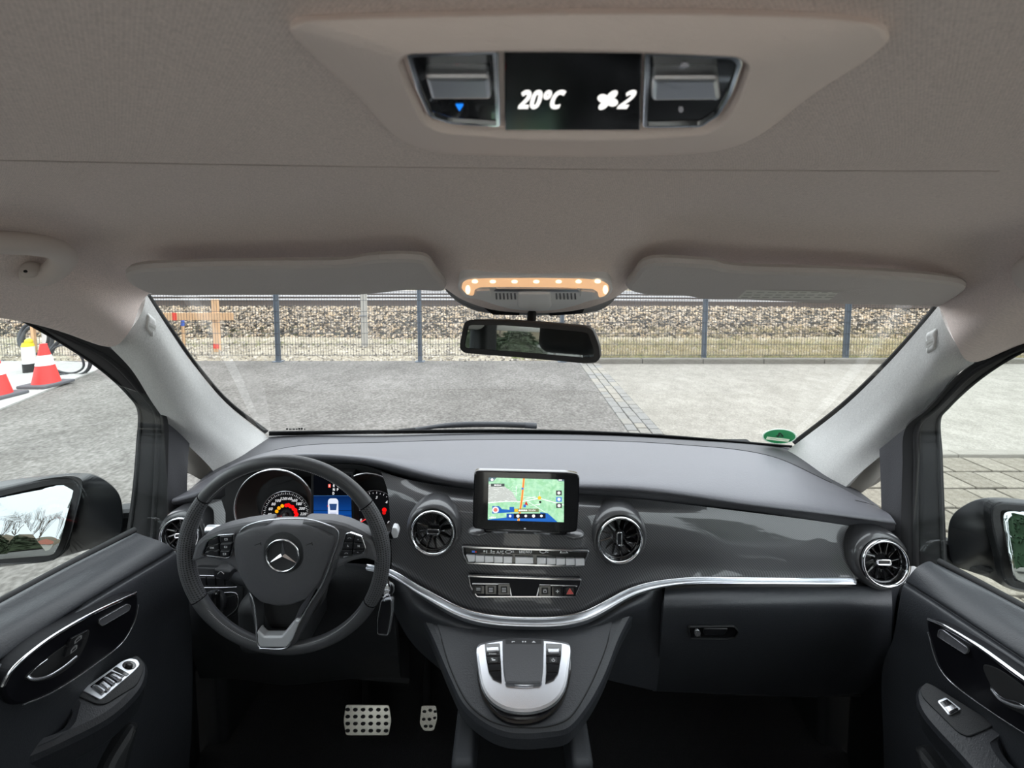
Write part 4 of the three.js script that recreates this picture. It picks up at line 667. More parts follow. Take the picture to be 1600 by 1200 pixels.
  const A = ge.map((a) => P(...a)), B = te.map((a) => P(...a)), lerpRow = (t, dz) => A.map((p, i) => p.clone().lerp(B[i], t).add(V(-s * dz, 0, dz * .5)));
  const fr = part(o, 'window_frame', surf([lerpRow(0, 0), lerpRow(.12, .004), lerpRow(.4, .006), lerpRow(.55, .003), lerpRow(.75, .002), lerpRow(1, -.006)], 90, 30, .004), M.rubber);
  part(fr, 'rubber_lip', tube(lerpRow(.06, .004).slice(1), .003, 90), M.rubber); part(fr, 'rubber_lip', tube(lerpRow(.62, .002).slice(1), .005, 90), M.rubber);
  const q = L ? [-.808, [[250, 620], [205, 845], [0, 960], [-260, 1100], [-600, 300], [0, 440], [170, 565]]] : [.868, [[1440, 640], [1474, 890], [1600, 968], [1860, 1110], [2200, 300], [1600, 520], [1510, 590]]];
  const pw = plane(V(q[0], 1.3, -.7), V(-s, 0, 0)); // side pane
  const sh = q[1].map(([a, b]) => { const w = PX(a, b, q[0]); return [w.z, w.y]; });
  const zs = sh.map((a) => a[0]); const zF = Math.min(...zs);
  struct(L ? 'window_2' : 'window_3', solid([[zF, 1.10], [.30, 1.10], [.30, 1.62], [-.45, 1.66], [-.62, 1.62], [-.80, 1.46], [zF, 1.40]].map(([z, y]) => new THREE.Vector2(z, y)), .004).applyMatrix4(new THREE.Matrix4().makeBasis(V(0, 0, 1), V(0, 1, 0), V(-1, 0, 0)).setPosition(q[0], 0, 0)), M.sideGlass, L ? 'driver door window beside the traffic cones' : 'passenger door window beside the paving stones', 'window');
  // fixed trim between door frame and dashboard, with the small triangular pane
  const tr = structGroup(L ? 'trim_1' : 'trim_2', L ? 'dark mirror triangle trim ahead of the driver window' : 'dark mirror triangle trim ahead of the passenger window', 'trim');
  const tri = L ? [[P(258, 648, .915), P(276, 668, .945), P(296, 690, .985)], [P(260, 720, .92), P(276, 728, .945), P(293, 735, .965)], [P(260, 800, .915), P(276, 800, .93), P(292, 805, .95)], [P(260, 880, .89), P(276, 880, .90), P(292, 880, .91)]]
    : [[P(1416, 668, .86), P(1396, 684, .89), P(1374, 702, .92)], [P(1412, 740, .865), P(1394, 745, .89), P(1376, 752, .91)], [P(1410, 820, .86), P(1394, 822, .875), P(1378, 826, .89)], [P(1408, 890, .84), P(1394, 890, .85), P(1380, 890, .86)]];
  part(tr, 'corner_trim', surf(tri, 12, 20, .02), S({ color: col(.045, .045, .050), roughness: .6, bumpMap: repeat(grain, 14), bumpScale: .0003 }));
  const low = L ? [[P(290, 688, 1.0), P(322, 706, 1.05), P(356, 728, 1.09)], [P(290, 712, 1.005), P(314, 726, 1.05), P(338, 742, 1.085)], [P(289, 734, 1.005), P(300, 742, 1.03), P(318, 752, 1.07)]] : [[P(1378, 698, .945), P(1345, 724, .99), P(1300, 752, 1.035)], [P(1378, 720, .945), P(1348, 745, .99), P(1318, 768, 1.02)], [P(1378, 742, .945), P(1362, 758, .97), P(1338, 776, 1.005)]];
  part(tr, 'pillar_foot', surf(low, 12, 12, .015), S({ color: col(.30, .28, .25), roughness: .9, bumpMap: repeat(weave, 10), bumpScale: .0004 }));
  struct(L ? 'window_7' : 'window_8', L ? surf([[P(270, 725, 1.10), P(330, 760, 1.14)], [P(270, 800, 1.08), P(330, 800, 1.12)]], 2, 2) : surf([[P(1395, 735, 1.0), P(1330, 776, 1.06)], [P(1395, 815, .98), P(1330, 815, 1.03)]], 2, 2), M.glass, L ? 'tiny triangular quarter window ahead of the driver door' : 'tiny triangular quarter window ahead of the passenger door', 'window');
}
door(-1); door(1);
{ // door mirrors
  const m = (label, pl, body, glass, aim, foot, gap) => {
    const o = thing('door_mirror', label, 'mirror', pl.o);
    const bl = smoothLoop(v2(body), 90), gl0 = smoothLoop(v2(gap), 90), bc = bl.reduce((s, q) => s.add(q), new THREE.Vector2()).divideScalar(90), D0 = -pl.o.z;
    const lp = (src, f, dD) => bl.map((q) => { const d = q.clone().sub(bc), e = radial(src, bc, d.normalize()).sub(bc).multiplyScalar(f).add(bc); return P(e.x, e.y, D0 + dD); });
    part(o, 'housing', loft([lp(gl0, .9, .02), lp(gl0, 1, .0), lp(gl0, 1.01, .012), lp(bl, .985, .035), lp(bl, 1, .06), lp(bl, .93, .10), lp(bl, .7, .14), lp(bl, .3, .155)]), M.mirrorHousing);
    part(o, 'housing_rim', rim(pl, gap, .012, { depth: .02, z: .006, bevel: .004, smooth: true }), M.softBlack);
    const c = glass.reduce((s, q) => s.add(pl.world(q[0], q[1])), V(0, 0, 0)).divideScalar(glass.length), n = EYE.clone().sub(c).normalize().add(aim.clone().normalize()).normalize(), gp = plane(c.addScaledVector(pl.n, .007), n);
    const gl = loopOf(gp, glass, .012), dome = (z0) => [1, .85, .7, .55, .4, .25, .1, .02].map((f) => gl.map((q) => V(q.x * f, q.y * f, z0 - (q.lengthSq() * f * f) / (2 * 1.1)).applyMatrix4(gp.m)));
    part(o, 'mirror_glass', loft([gl.map((q) => V(q.x, q.y, .004 - q.lengthSq() / 2.2).applyMatrix4(gp.m)), ...dome(.006)], false, true), M.mirror);
    part(o, 'mirror_foot', plate(pl.lift(-.03), foot, { depth: .06, bevel: .015, smooth: true }), M.softBlack);
  };
  m('black door mirror outside the driver window reflecting trees and sky', plane(P(60, 820, .86), V(.28, .05, 1)),
    [[-95, 790], [-60, 766], [0, 752], [60, 744], [120, 739], [146, 741], [170, 754], [186, 772], [192, 800], [188, 836], [170, 850], [140, 858], [90, 872], [0, 886], [-80, 890], [-100, 850]],
    [[-84, 790], [0, 774], [80, 758], [114, 756], [117, 760], [108, 800], [95, 848], [86, 864], [80, 867], [0, 873], [-80, 876]], V(-.55, .10, 1), [[140, 815], [200, 800], [230, 806], [232, 850], [176, 853], [132, 862]], [[-92, 787], [0, 764], [80, 747], [118, 745], [128, 752], [118, 806], [104, 852], [90, 872], [0, 882], [-90, 885]]);
  m('black door mirror at the edge outside the passenger window', plane(P(1560, 850, .80), V(-.28, .05, 1)),
    [[1482, 822], [1490, 803], [1506, 790], [1528, 780], [1560, 777], [1620, 784], [1690, 806], [1700, 880], [1660, 930], [1600, 926], [1572, 918], [1545, 903], [1516, 893], [1488, 880]],
    [[1565, 799], [1600, 797], [1680, 812], [1672, 905], [1600, 911], [1582, 902], [1574, 872], [1566, 822]], V(.50, .05, 1), [[1440, 842], [1484, 850], [1520, 868], [1560, 895], [1540, 902], [1498, 892], [1440, 880]], [[1552, 790], [1600, 787], [1694, 806], [1684, 914], [1600, 922], [1574, 913], [1562, 872]]);
}
// ------------------------------------------------------------------ dashboard
const dash = thing('dashboard', 'black dashboard with carbon patterned trim panel and silver strip spanning the cabin', 'dashboard', P(820, 860, .80));
let carbon, carbonL, pad;
{
  // upper pad: windscreen base -> seam -> middle -> brow -> turned-under edge
  const W = pts(0, [[292, 768, .99], [345, 724, 1.10], [417, 683, 1.28], [600, 679, 1.385], [820, 676, 1.41], [1050, 684, 1.37], [1241, 702, 1.235], [1312, 746, 1.06], [1372, 790, .93]]);
  const S1 = pts(0, [[286, 771, .97], [352, 731, 1.05], [440, 701, 1.15], [610, 691, 1.20], [820, 687, 1.22], [1050, 694, 1.20], [1205, 713, 1.11], [1300, 755, 1.01], [1376, 795, .905]]);
  const N = pts(0, [[276, 776, .94], [340, 744, .98], [440, 709, .945], [595, 711, .93], [800, 720, .95], [1040, 728, .96], [1200, 744, .96], [1310, 775, .925], [1388, 802, .875]]);
  const B = pts(0, [[269, 781, .915], [322, 764, .915], [420, 716, .90], [560, 714, .875], [720, 748, .825], [1000, 760, .825], [1180, 784, .84], [1310, 800, .85], [1397, 813, .845]]);
  const B2 = pts(0, [[268, 785, .913], [324, 769, .913], [424, 722, .898], [560, 720, .872], [720, 754, .820], [1000, 766, .82], [1180, 790, .835], [1312, 806, .845], [1400, 818, .842]]);
  const B3 = pts(0, [[270, 788, .925], [328, 773, .93], [428, 726, .92], [562, 724, .892], [722, 757, .84], [1002, 770, .84], [1181, 793, .853], [1313, 809, .86], [1399, 821, .857]]);
  const B4 = pts(0, [[272, 796, .95], [334, 786, .97], [430, 740, .99], [570, 738, .95], [725, 768, .865], [1002, 782, .865], [1182, 800, .875], [1314, 820, .88], [1398, 832, .875]]);
  pad = surf([S1, N, B, B2, B3, B4], 110, 70, .004);
  part(dash, 'defroster_strip', surf([W, W.map((p, i) => p.clone().lerp(S1[i], .5).add(V(0, -.0005, 0))), S1.map((p) => p.clone().add(V(0, -.0025, .004)))], 110, 12, .004), M.padStrip, 'darker strip along the windscreen');
  part(dash, 'upper_pad', pad, M.pad);
  const seam = S1.slice(1, -1).map((p) => p.clone().add(V(0, .0002, 0)));
  part(dash, 'pad_seam', tube(seam, .0013, 80, false, 6), M.rubber);
  part(dash, 'airbag_mark', tube([[1336, 782], [1350, 785], [1366, 788]].map(([a, b]) => hit(pad, a, b).p), .0012, 12), M.softBlack);
  // carbon patterned panel, right of the steering wheel and on to the passenger's vent
  carbon = surf([
    pts(0, [[596, 738, .87], [650, 752, .85], [735, 764, .845], [820, 768, .845], [905, 772, .845], [1000, 780, .85], [1150, 798, .86], [1290, 816, .875], [1412, 836, .875]]),
    pts(0, [[606, 770, .84], [660, 782, .815], [740, 786, .805], [820, 788, .80], [905, 792, .805], [1000, 800, .825], [1150, 815, .848], [1290, 832, .865], [1418, 848, .868]]),
    pts(0, [[610, 830, .81], [670, 836, .79], [745, 846, .775], [820, 850, .77], [900, 852, .775], [1000, 850, .805], [1150, 856, .826], [1290, 866, .845], [1420, 872, .85]]),
    pts(0, [[612, 880, .795], [670, 896, .775], [745, 915, .755], [820, 921, .75], [900, 916, .757], [1000, 890, .80], [1150, 890, .810], [1290, 896, .83], [1412, 890, .84]]),
    pts(0, [[610, 892, .795], [668, 924, .77], [735, 956, .748], [820, 966, .742], [905, 960, .748], [990, 920, .785], [1150, 905, .802], [1290, 906, .823], [1404, 902, .835]])], 110, 60, .006);
  part(dash, 'trim_panel', carbon, M.carbon, 'glossy carbon patterned panel');
  carbonL = surf([
    pts(0, [[258, 806, .925], [300, 786, .94], [350, 780, .95], [420, 790, .95]]), pts(0, [[262, 830, .905], [300, 826, .905], [350, 830, .91], [420, 840, .91]]), pts(0, [[266, 858, .905], [300, 866, .895], [350, 868, .895], [420, 872, .895]])], 30, 24, .006);
  part(dash, 'trim_panel', carbonL, M.carbon, 'short carbon patterned end panel on the driver side');
  // silver strip under the panel
  const top = pts(0, [[574, 882, .803], [608, 889, .79], [664, 920, .766], [732, 953, .744], [820, 964, .738], [906, 957, .744], [990, 917, .781], [1060, 904, .796], [1180, 903, .803], [1332, 905, .826]]);
  const low = pts(0, [[574, 889, .80], [604, 896, .785], [655, 932, .76], [728, 972, .735], [820, 984, .728], [912, 976, .735], [998, 930, .776], [1064, 914, .792], [1180, 910, .800], [1332, 907, .826]]);
  const midRow = top.map((p, i) => p.clone().lerp(low[i], .5).add(V(0, .004, .010)));
  part(dash, 'silver_strip', surf([top, midRow, low], 110, 12, .006), M.silver, 'satin silver strip');
  part(dash, 'bright_edge', tube(top.map((p) => p.clone().add(V(0, .001, .002))), .0018, 140), M.chrome);
  // lower body: from the strip down
  const lowBody = surf([
    pts(0, [[586, 890, .81], [604, 893, .80], [655, 928, .775], [728, 966, .75], [820, 978, .743], [912, 970, .75], [998, 926, .79], [1034, 914, .805]]),
    pts(0, [[604, 930, .81], [618, 940, .79], [660, 958, .75], [728, 982, .735], [820, 992, .73], [912, 984, .735], [986, 950, .758], [1036, 940, .80]]),
    pts(0, [[640, 1000, .80], [650, 1000, .79], [674, 1000, .775], [728, 1010, .76], [820, 1020, .755], [912, 1010, .76], [975, 1000, .79], [1034, 1000, .80]]),
    pts(0, [[706, 1062, .82], [712, 1062, .81], [716, 1060, .80], [740, 1050, .79], [820, 1050, .79], [900, 1050, .79], [960, 1065, .81], [1026, 1080, .83]])], 70, 30, .01);
  part(dash, 'lower_body', lowBody, M.plastic);
  // glovebox
  const gb = surf([
    pts(0, [[1040, 915, .815], [1150, 911, .822], [1280, 911, .84], [1392, 911, .845]]), pts(0, [[1039, 921, .792], [1150, 918, .797], [1280, 918, .815], [1393, 920, .825]]), pts(0, [[1037, 945, .766], [1150, 944, .766], [1280, 945, .784], [1394, 948, .80]]),
    pts(0, [[1034, 985, .772], [1150, 985, .774], [1280, 987, .792], [1393, 988, .812]]), pts(0, [[1028, 1035, .815], [1150, 1037, .822], [1280, 1040, .842], [1388, 1040, .85]]), pts(0, [[1020, 1080, .88], [1150, 1085, .90], [1280, 1088, .92], [1380, 1080, .92]])], 60, 50, .008);
  const gd = part(dash, 'glovebox_door', gb, M.plastic, 'smooth black glovebox lid');
  const gp = plane3On(gb, [1085, 989], [1150, 989], [1118, 1002]);
  part(gd, 'handle', [plate(gp, [[1075, 980], [1148, 979], [1156, 988], [1150, 998], [1136, 1001], [1078, 1000]], { depth: .006, z: .0015, bevel: .002, r: .006 })], M.gloss);
  part(gd, 'handle_rim', rim(gp, [[1075, 980], [1148, 979], [1156, 988], [1150, 998], [1136, 1001], [1078, 1000]], .0012, { depth: .004, z: .004, bevel: .001, r: .006 }), M.softBlack);
  part(gd, 'lock_cylinder', plate(gp, ringPx(1090, 990, 5, 5, 16), { depth: .003, z: .0035, bevel: .0008, smooth: true }), M.satin);
  part(gd, 'handle_flap', plate(gp, [[1100, 983], [1138, 983], [1132, 992], [1100, 992]], { depth: .004, z: .0045, bevel: .0015, r: .003 }), M.keyBlack);
  // ends of the dashboard, column shroud and knee panel
  part(dash, 'end_panel', surf([pts(0, [[1396, 880, .845], [1404, 895, .845], [1408, 912, .86]]), pts(0, [[1392, 915, .835], [1398, 940, .845], [1400, 960, .86]]), pts(0, [[1392, 990, .845], [1396, 1010, .86], [1398, 1030, .88]]), pts(0, [[1384, 1090, .90], [1390, 1110, .92], [1394, 1130, .94]])], 12, 24, .01), M.plastic);
  const knee = surf([
    pts(0, [[262, 862, .905], [340, 868, .895], [440, 880, .86], [560, 884, .83], [612, 896, .81]]), pts(0, [[268, 900, .89], [340, 900, .88], [440, 905, .85], [560, 912, .82], [614, 925, .81]]), pts(0, [[278, 960, .88], [340, 965, .87], [440, 965, .85], [560, 965, .83], [618, 975, .82]]), pts(0, [[296, 1010, .89], [345, 1020, .89], [440, 1030, .88], [560, 1020, .86], [622, 1020, .84]]), pts(0, [[312, 1060, .95], [360, 1060, .96], [440, 1070, .96], [560, 1060, .93], [626, 1060, .90]])], 50, 40, .01);
  part(dash, 'knee_panel', knee, M.softBlack);
  M.kneeGeometry = knee;
  part(dash, 'underside', surf([pts(0, [[300, 1040, .98], [500, 1050, 1.0], [640, 1060, .95]]), pts(0, [[330, 990, 1.34], [500, 990, 1.34], [640, 990, 1.34]])], 10, 10, .01), M.dark);
  part(dash, 'underside', surf([pts(0, [[1010, 1070, .90], [1200, 1080, .92], [1390, 1080, .93]]), pts(0, [[960, 990, 1.34], [1150, 990, 1.34], [1300, 990, 1.30]])], 10, 10, .01), M.dark);
}
// ------------------------------------------------------------------ air vents
{
  const R = .047, ringP = [[R * .86, -.012], [R * .87, .004], [R * .91, .0085], [R * .97, .0085], [R * 1.0, .004], [R * 1.0, -.012]];
  const make = (label) => {
    const o = thing('air_vent', label, 'air vent', V(0, 0, 0), undefined);
    own(o, 'housing', lathe([[R * 1.02, .002], [R * 1.10, .004], [R * 1.22, -.003], [R * 1.30, -.014], [R * 1.30, -.04]].reverse(), 48), M.carbon);
    own(o, 'ring', lathe([...ringP].reverse(), 64), M.chrome, 'bright chrome ring');
    own(o, 'bowl', lathe([[0, -.03], [R * .5, -.03], [R * .86, -.024], [R * .88, .003]].reverse(), 48), M.gloss);
    own(o, 'inner_ring', lathe([[R * .80, -.006], [R * .82, -.002], [R * .86, -.001], [R * .87, -.008]].reverse(), 48), M.gloss);
    const bl = new THREE.ExtrudeGeometry(new THREE.Shape([[.33, -.030], [.80, -.012], [.80, .012], [.33, .030]].map(([a, b]) => new THREE.Vector2(a * R, b * R))), { depth: .010, bevelEnabled: true, bevelSize: .0006, bevelThickness: .0006, bevelSegments: 2 }).rotateX(.5).translate(0, 0, -.012);
    for (let i = 0; i < 12; i++) { const b = own(o, 'blade', bl, M.gloss); b.rotation.z = (i + .5) / 12 * Math.PI * 2; }
    const k = new THREE.Group(); const kn = own(o, 'knob', solid(roundLoop([[-.30, -.12], [.30, -.12], [.30, .12], [-.30, .12]].map(([a, b]) => new THREE.Vector2(a * R, b * R)), R * .12, 6), .014, .002).translate(0, 0, .001), M.keyBlack);
    const l = roundLoop([[-.31, -.135], [.31, -.135], [.31, .135], [-.31, .135]].map(([a, b]) => new THREE.Vector2(a * R, b * R)), R * .135, 6);
    own(kn, 'knob_rim', solid(l, .005, .001, [inset(l, R * .075)]).translate(0, 0, .0028), M.chrome);
    return o;
  };
  const place = (o, g, px, py, rpx, turnKnob, yaw, pitch, lift) => {
    const h = hit(g, px, py), n = h.n.clone().lerp(V(0, .02, 1), .75).normalize(); n.applyAxisAngle(V(0, 1, 0), yaw).normalize();
    const pl = plane(h.p.clone().addScaledVector(n, lift), n); o.position.copy(pl.o); o.quaternion.setFromRotationMatrix(pl.m);
    o.scale.setScalar(rpx * depthOf(pl.o) / F / R); if (turnKnob) o.children.find((c) => c.name === 'knob').rotation.z = Math.PI / 2; o.updateMatrixWorld(true);
  };
  const v0 = make('round chrome ringed air vent between steering wheel and navigation screen'); place(v0, carbon, 679, 825, 35, false, 0, 0, .012);
  const copy = (label) => { const c = v0.clone(); c.name = numbered('air_vent'); c.userData = { label, category: 'air vent' }; c.children.forEach((m) => { m.rotation.z = m.name === 'knob' ? 0 : m.rotation.z; }); scene.add(c); return c; };
  place(copy('round chrome ringed air vent with upright knob beside the navigation screen, passenger side'), carbon, 965, 836, 36.5, true, 0, 0, .012);
  place(copy('outermost round chrome ringed air vent at the passenger end of the dashboard'), carbon, 1365, 868, 36, false, -.05, 0, .024);
  place(copy('round chrome ringed air vent half hidden behind the steering wheel'), carbonL, 291, 830, 30, false, .1, 0, .016);
}
// ------------------------------------------------------------------ centre stack
{
  const pl = plane3On(carbon, [735, 870], [905, 873], [820, 930]).lift(.009);
  const ic = (txt, fg = '#d9d9dc', bg = '#0b0b0d', size = 26) => canvasTex(64, 64, (x) => { x.fillStyle = bg; x.fillRect(0, 0, 64, 64); x.fillStyle = fg; x.strokeStyle = fg; x.lineWidth = 4; if (typeof txt === 'function') txt(x); else { x.font = 'bold ' + size + 'px sans-serif'; x.textAlign = 'center'; x.fillText(txt, 32, 42); } });
  const o1 = thing('climate_key_strip', 'upper centre key strip with silver climate keys marked A/C and MENU', 'control panel', pl.o);
  const out1 = [[721, 853], [921, 860], [920, 869], [911, 887], [730, 882], [722, 866]];
  part(o1, 'panel', plate(pl, out1, { depth: .02, z: .002, bevel: .001, r: .004 }), M.gloss); part(o1, 'frame', rim(pl, out1, .0023, { depth: .006, z: .004, bevel: .001, r: .004 }), M.chrome, 'chrome frame');
  const symb = canvasTex(1024, 96, (x) => { x.fillStyle = '#08080a'; x.fillRect(0, 0, 1024, 96); x.fillStyle = '#e4e4e6'; x.strokeStyle = '#e4e4e6'; x.lineWidth = 6; x.font = 'bold 38px sans-serif';
    x.fillStyle = '#d43b30'; x.fillRect(70, 40, 26, 26); x.fillStyle = '#4f7de0'; x.fillRect(56, 34, 26, 26); x.fillStyle = '#e4e4e6'; x.beginPath(); x.arc(160, 40, 9, 0, 7); x.fill(); x.fillRect(140, 58, 40, 8); x.fillRect(176, 32, 8, 30); x.fillRect(214, 26, 8, 46); x.fillRect(228, 40, 20, 8); x.fillRect(228, 56, 20, 8); x.fillText('A/C', 262, 64); for (const u of [338, 628]) { x.beginPath(); x.ellipse(u + 26, 48, 26, 14, 0, 0, 7); x.stroke(); x.fillRect(u + 56, 38, 16, 6); x.fillRect(u + 56, 52, 16, 6); } x.fillText('MENU', 450, 64); x.beginPath(); x.moveTo(800, 62); x.lineTo(810, 40); x.lineTo(846, 40); x.lineTo(862, 62); x.closePath(); x.stroke(); });
  part(o1, 'key_symbols', print(pl, [[727, 855], [917, 862], [915, 869], [728, 863]], { z: .0023, r: .0005 }), printed(symb, .25));
  const keyRow = (a, b, n, name) => { for (let k = 0; k < n; k++) { const x0 = a + (b - a) * k / n, x1 = a + (b - a) * (k + 1) / n - .6, sk = (x) => 866.5 + (x - 728) * .034; part(o1, name, plate(pl, [[x0, sk(x0) + 1], [x1, sk(x1) + 1], [x1, sk(x1) + 11], [x0 + (k === 0 && a < 740 ? 4 : 0), sk(x0) + 12]], { depth: .008, z: .0075, bevel: .0024, r: .0012 }), M.key); } };
  keyRow(728, 801, 5, 'climate_key'); keyRow(805, 834, 1, 'menu_key'); keyRow(839, 914, 5, 'climate_key');
  const o2 = thing('switch_strip', 'lower centre switch strip with black keys and red hazard triangle', 'control panel', pl.world(820, 918));
  const out2 = [[731, 899], [909, 905], [908, 915], [899, 934], [745, 934], [734, 917]];
  part(o2, 'panel', plate(pl, out2, { depth: .02, z: .002, bevel: .001, r: .004 }), M.doorGloss); part(o2, 'frame', rim(pl, out2, .0018, { depth: .006, z: .0035, bevel: .0008, r: .004 }), M.chrome, 'chrome frame');
  const seatI = (n) => (x) => { for (let k = 0; k < n; k++) x.fillRect(12, 14 + k * 16, 40, 7); }, car = (x) => { x.strokeRect(18, 28, 28, 18); x.strokeRect(22, 16, 20, 12); }, star = (x) => { x.fillRect(28, 16, 8, 32); x.fillRect(16, 28, 32, 8); }, tri = (x) => { x.beginPath(); x.moveTo(32, 10); x.lineTo(56, 52); x.lineTo(8, 52); x.closePath(); x.lineWidth = 6; x.stroke(); x.beginPath(); x.moveTo(32, 26); x.lineTo(42, 45); x.lineTo(22, 45); x.closePath(); x.stroke(); };
  [[738, 915, 757, 928, seatI(2)], [758, 914, 776, 929, seatI(3)], [778, 913, 797, 930, seatI(3)], [842, 915, 861, 932, car], [862, 916, 880, 932, star], [881, 916, 900, 932, tri]].forEach(([x0, y0, x1, y1, f], i) => {
    const k = part(o2, 'key', plate(pl, boxPx(x0, y0, x1, y1), { depth: .005, z: .0042, bevel: .0008, r: .002 }), M.gloss), w = i === 5 ? 6 : 5;
    part(k, i === 5 ? 'hazard_triangle' : 'key_symbol', print(pl, boxPx((x0 + x1) / 2 - w, (y0 + y1) / 2 - w, (x0 + x1) / 2 + w, (y0 + y1) / 2 + w), { z: .0045 }), printed(ic(f, i === 5 ? '#e0605a' : '#cfcfd2')));
  });
  part(o2, 'bright_line', [plate(pl, [[738, 911], [796, 912], [800, 931], [798, 931], [794, 914], [738, 913]], { depth: .001, z: .0028, bevel: 0, r: .0004 }), plate(pl, [[838, 931], [843, 913], [902, 915], [902, 917], [844, 915], [840, 931]], { depth: .001, z: .0028, bevel: 0, r: .0004 })], M.satin);
  // navigation screen
  const sp = plane3(P(742, 738, .765), P(903, 742, .765), P(820, 832, .745)), so = thing('navigation_screen', 'freestanding black navigation screen showing a green map', 'screen', sp.world(820, 785));
  const so_ = [[741, 735], [760, 735], [890, 738], [906, 741], [905, 790], [902, 831], [890, 833], [760, 829], [738, 826], [739, 780]];
  part(so, 'casing', plate(sp, so_, { depth: .016, z: 0, bevel: .003, r: .009 }), M.gloss);
  part(so, 'screen_foot', plate(sp.lift(-.012), [[752, 812], [890, 815], [886, 838], [756, 834]], { depth: .05, bevel: .006, r: .006 }), M.gloss);
  for (const [a, b] of [[747, 832], [897, 836]]) part(so, 'corner_mount', new THREE.SphereGeometry(.016, 24, 16).scale(1.3, .5, .9).translate(...sp.world(a, b - 2, -.026).toArray()), M.carbon);
  const map = canvasTex(1024, 608, (x, w, h) => {
    x.fillStyle = '#9fd3ae'; x.fillRect(0, 0, w, h); let s = 5; const q = () => (s = (s * 16807) % 2147483647) / 2147483647;
    for (let i = 0; i < 500; i++) { x.fillStyle = q() < .5 ? 'rgba(140,200,150,.35)' : 'rgba(190,228,196,.35)'; x.beginPath(); x.ellipse(q() * w, q() * h, 10 + q() * 40, 6 + q() * 24, q() * 3, 0, 7); x.fill(); }
    x.fillStyle = '#b9beb9'; x.beginPath(); x.moveTo(0, 90); x.lineTo(190, 100); x.lineTo(330, 200); x.lineTo(400, 330); x.lineTo(0, 330); x.fill();
    x.strokeStyle = '#e8efe9'; x.lineWidth = 3; for (let i = 0; i < 70; i++) { const a = q() * 420, b = 90 + q() * 260; x.beginPath(); x.moveTo(a, b); x.lineTo(a + (q() - .5) * 130, b + (q() - .5) * 60); x.stroke(); }
    x.fillStyle = '#1d5fb4'; x.beginPath(); x.moveTo(60, 390); x.lineTo(150, 390); x.lineTo(190, 430); x.lineTo(290, 440); x.lineTo(290, 400); x.lineTo(350, 400); x.lineTo(350, 470); x.lineTo(60, 490); x.fill(); x.beginPath(); x.moveTo(0, 570); x.lineTo(260, 540); x.lineTo(700, 540); x.lineTo(700, 470); x.lineTo(800, 490); x.lineTo(930, 608); x.lineTo(0, 608); x.fill();
    x.strokeStyle = '#fff'; x.lineWidth = 9; x.beginPath(); x.moveTo(0, 345); x.quadraticCurveTo(240, 320, 440, 330); x.quadraticCurveTo(560, 310, 690, 285); x.lineTo(1024, 380); x.stroke(); x.lineWidth = 5; for (const [a, b, c, d] of [[440, 260, 690, 285], [690, 200, 700, 285], [540, 330, 760, 470], [380, 120, 380, 250], [480, 300, 640, 260], [560, 380, 700, 370]]) { x.beginPath(); x.moveTo(a, b); x.lineTo(c, d); x.stroke(); }
    x.lineWidth = 30; x.strokeStyle = '#f0c060'; x.beginPath(); x.moveTo(485, 0); x.lineTo(455, 300); x.lineTo(405, 608); x.stroke(); x.lineWidth = 12; x.strokeStyle = '#e0592c'; x.beginPath(); x.moveTo(485, 0); x.lineTo(455, 300); x.lineTo(405, 608); x.stroke();
    x.fillStyle = '#c01818'; x.beginPath(); x.moveTo(512, 320); x.lineTo(540, 385); x.lineTo(512, 370); x.lineTo(486, 385); x.fill(); x.fillStyle = '#f2c230'; x.beginPath(); x.arc(690, 280, 24, 0, 7); x.fill(); x.fillStyle = '#222'; x.beginPath(); x.arc(700, 335, 16, 0, 7); x.fill(); x.fillStyle = '#2d67c8'; x.fillRect(474, 370, 34, 36); x.fillRect(450, 140, 28, 26);
    x.fillStyle = '#3e4a48'; x.fillRect(40, 84, 184, 40); x.fillStyle = '#fff'; x.font = 'bold 30px sans-serif'; x.fillRect(84, 96, 34, 16); x.fillRect(124, 94, 16, 20); x.fillRect(146, 98, 14, 14); x.fillRect(166, 96, 12, 16); x.fillStyle = '#59707a'; x.beginPath(); x.moveTo(0, 0); x.lineTo(120, 0); x.lineTo(70, 56); x.lineTo(0, 56); x.fill(); x.beginPath(); x.moveTo(900, 0); x.lineTo(1024, 0); x.lineTo(1024, 56); x.lineTo(950, 56); x.fill(); x.fillStyle = '#fff'; x.beginPath(); x.moveTo(56, 8); x.lineTo(80, 30); x.lineTo(72, 30); x.lineTo(72, 48); x.lineTo(40, 48); x.lineTo(40, 30); x.lineTo(32, 30); x.fill(); x.fillRect(950, 16, 44, 28);
    for (const [y, c] of [[180, '#4a4a4c'], [268, '#5a8ccc'], [352, '#4a4a4c']]) { x.fillStyle = c; x.fillRect(912, y, 78, 66); x.fillStyle = '#fff'; x.beginPath(); x.arc(951, y + 33, 20, 0, 7); x.fill(); }
    x.fillStyle = '#e8e2ee'; x.beginPath(); x.arc(104, 440, 44, 0, 7); x.fill(); x.fillStyle = '#d8786c'; x.beginPath(); x.arc(104, 440, 26, 0, 7); x.fill();
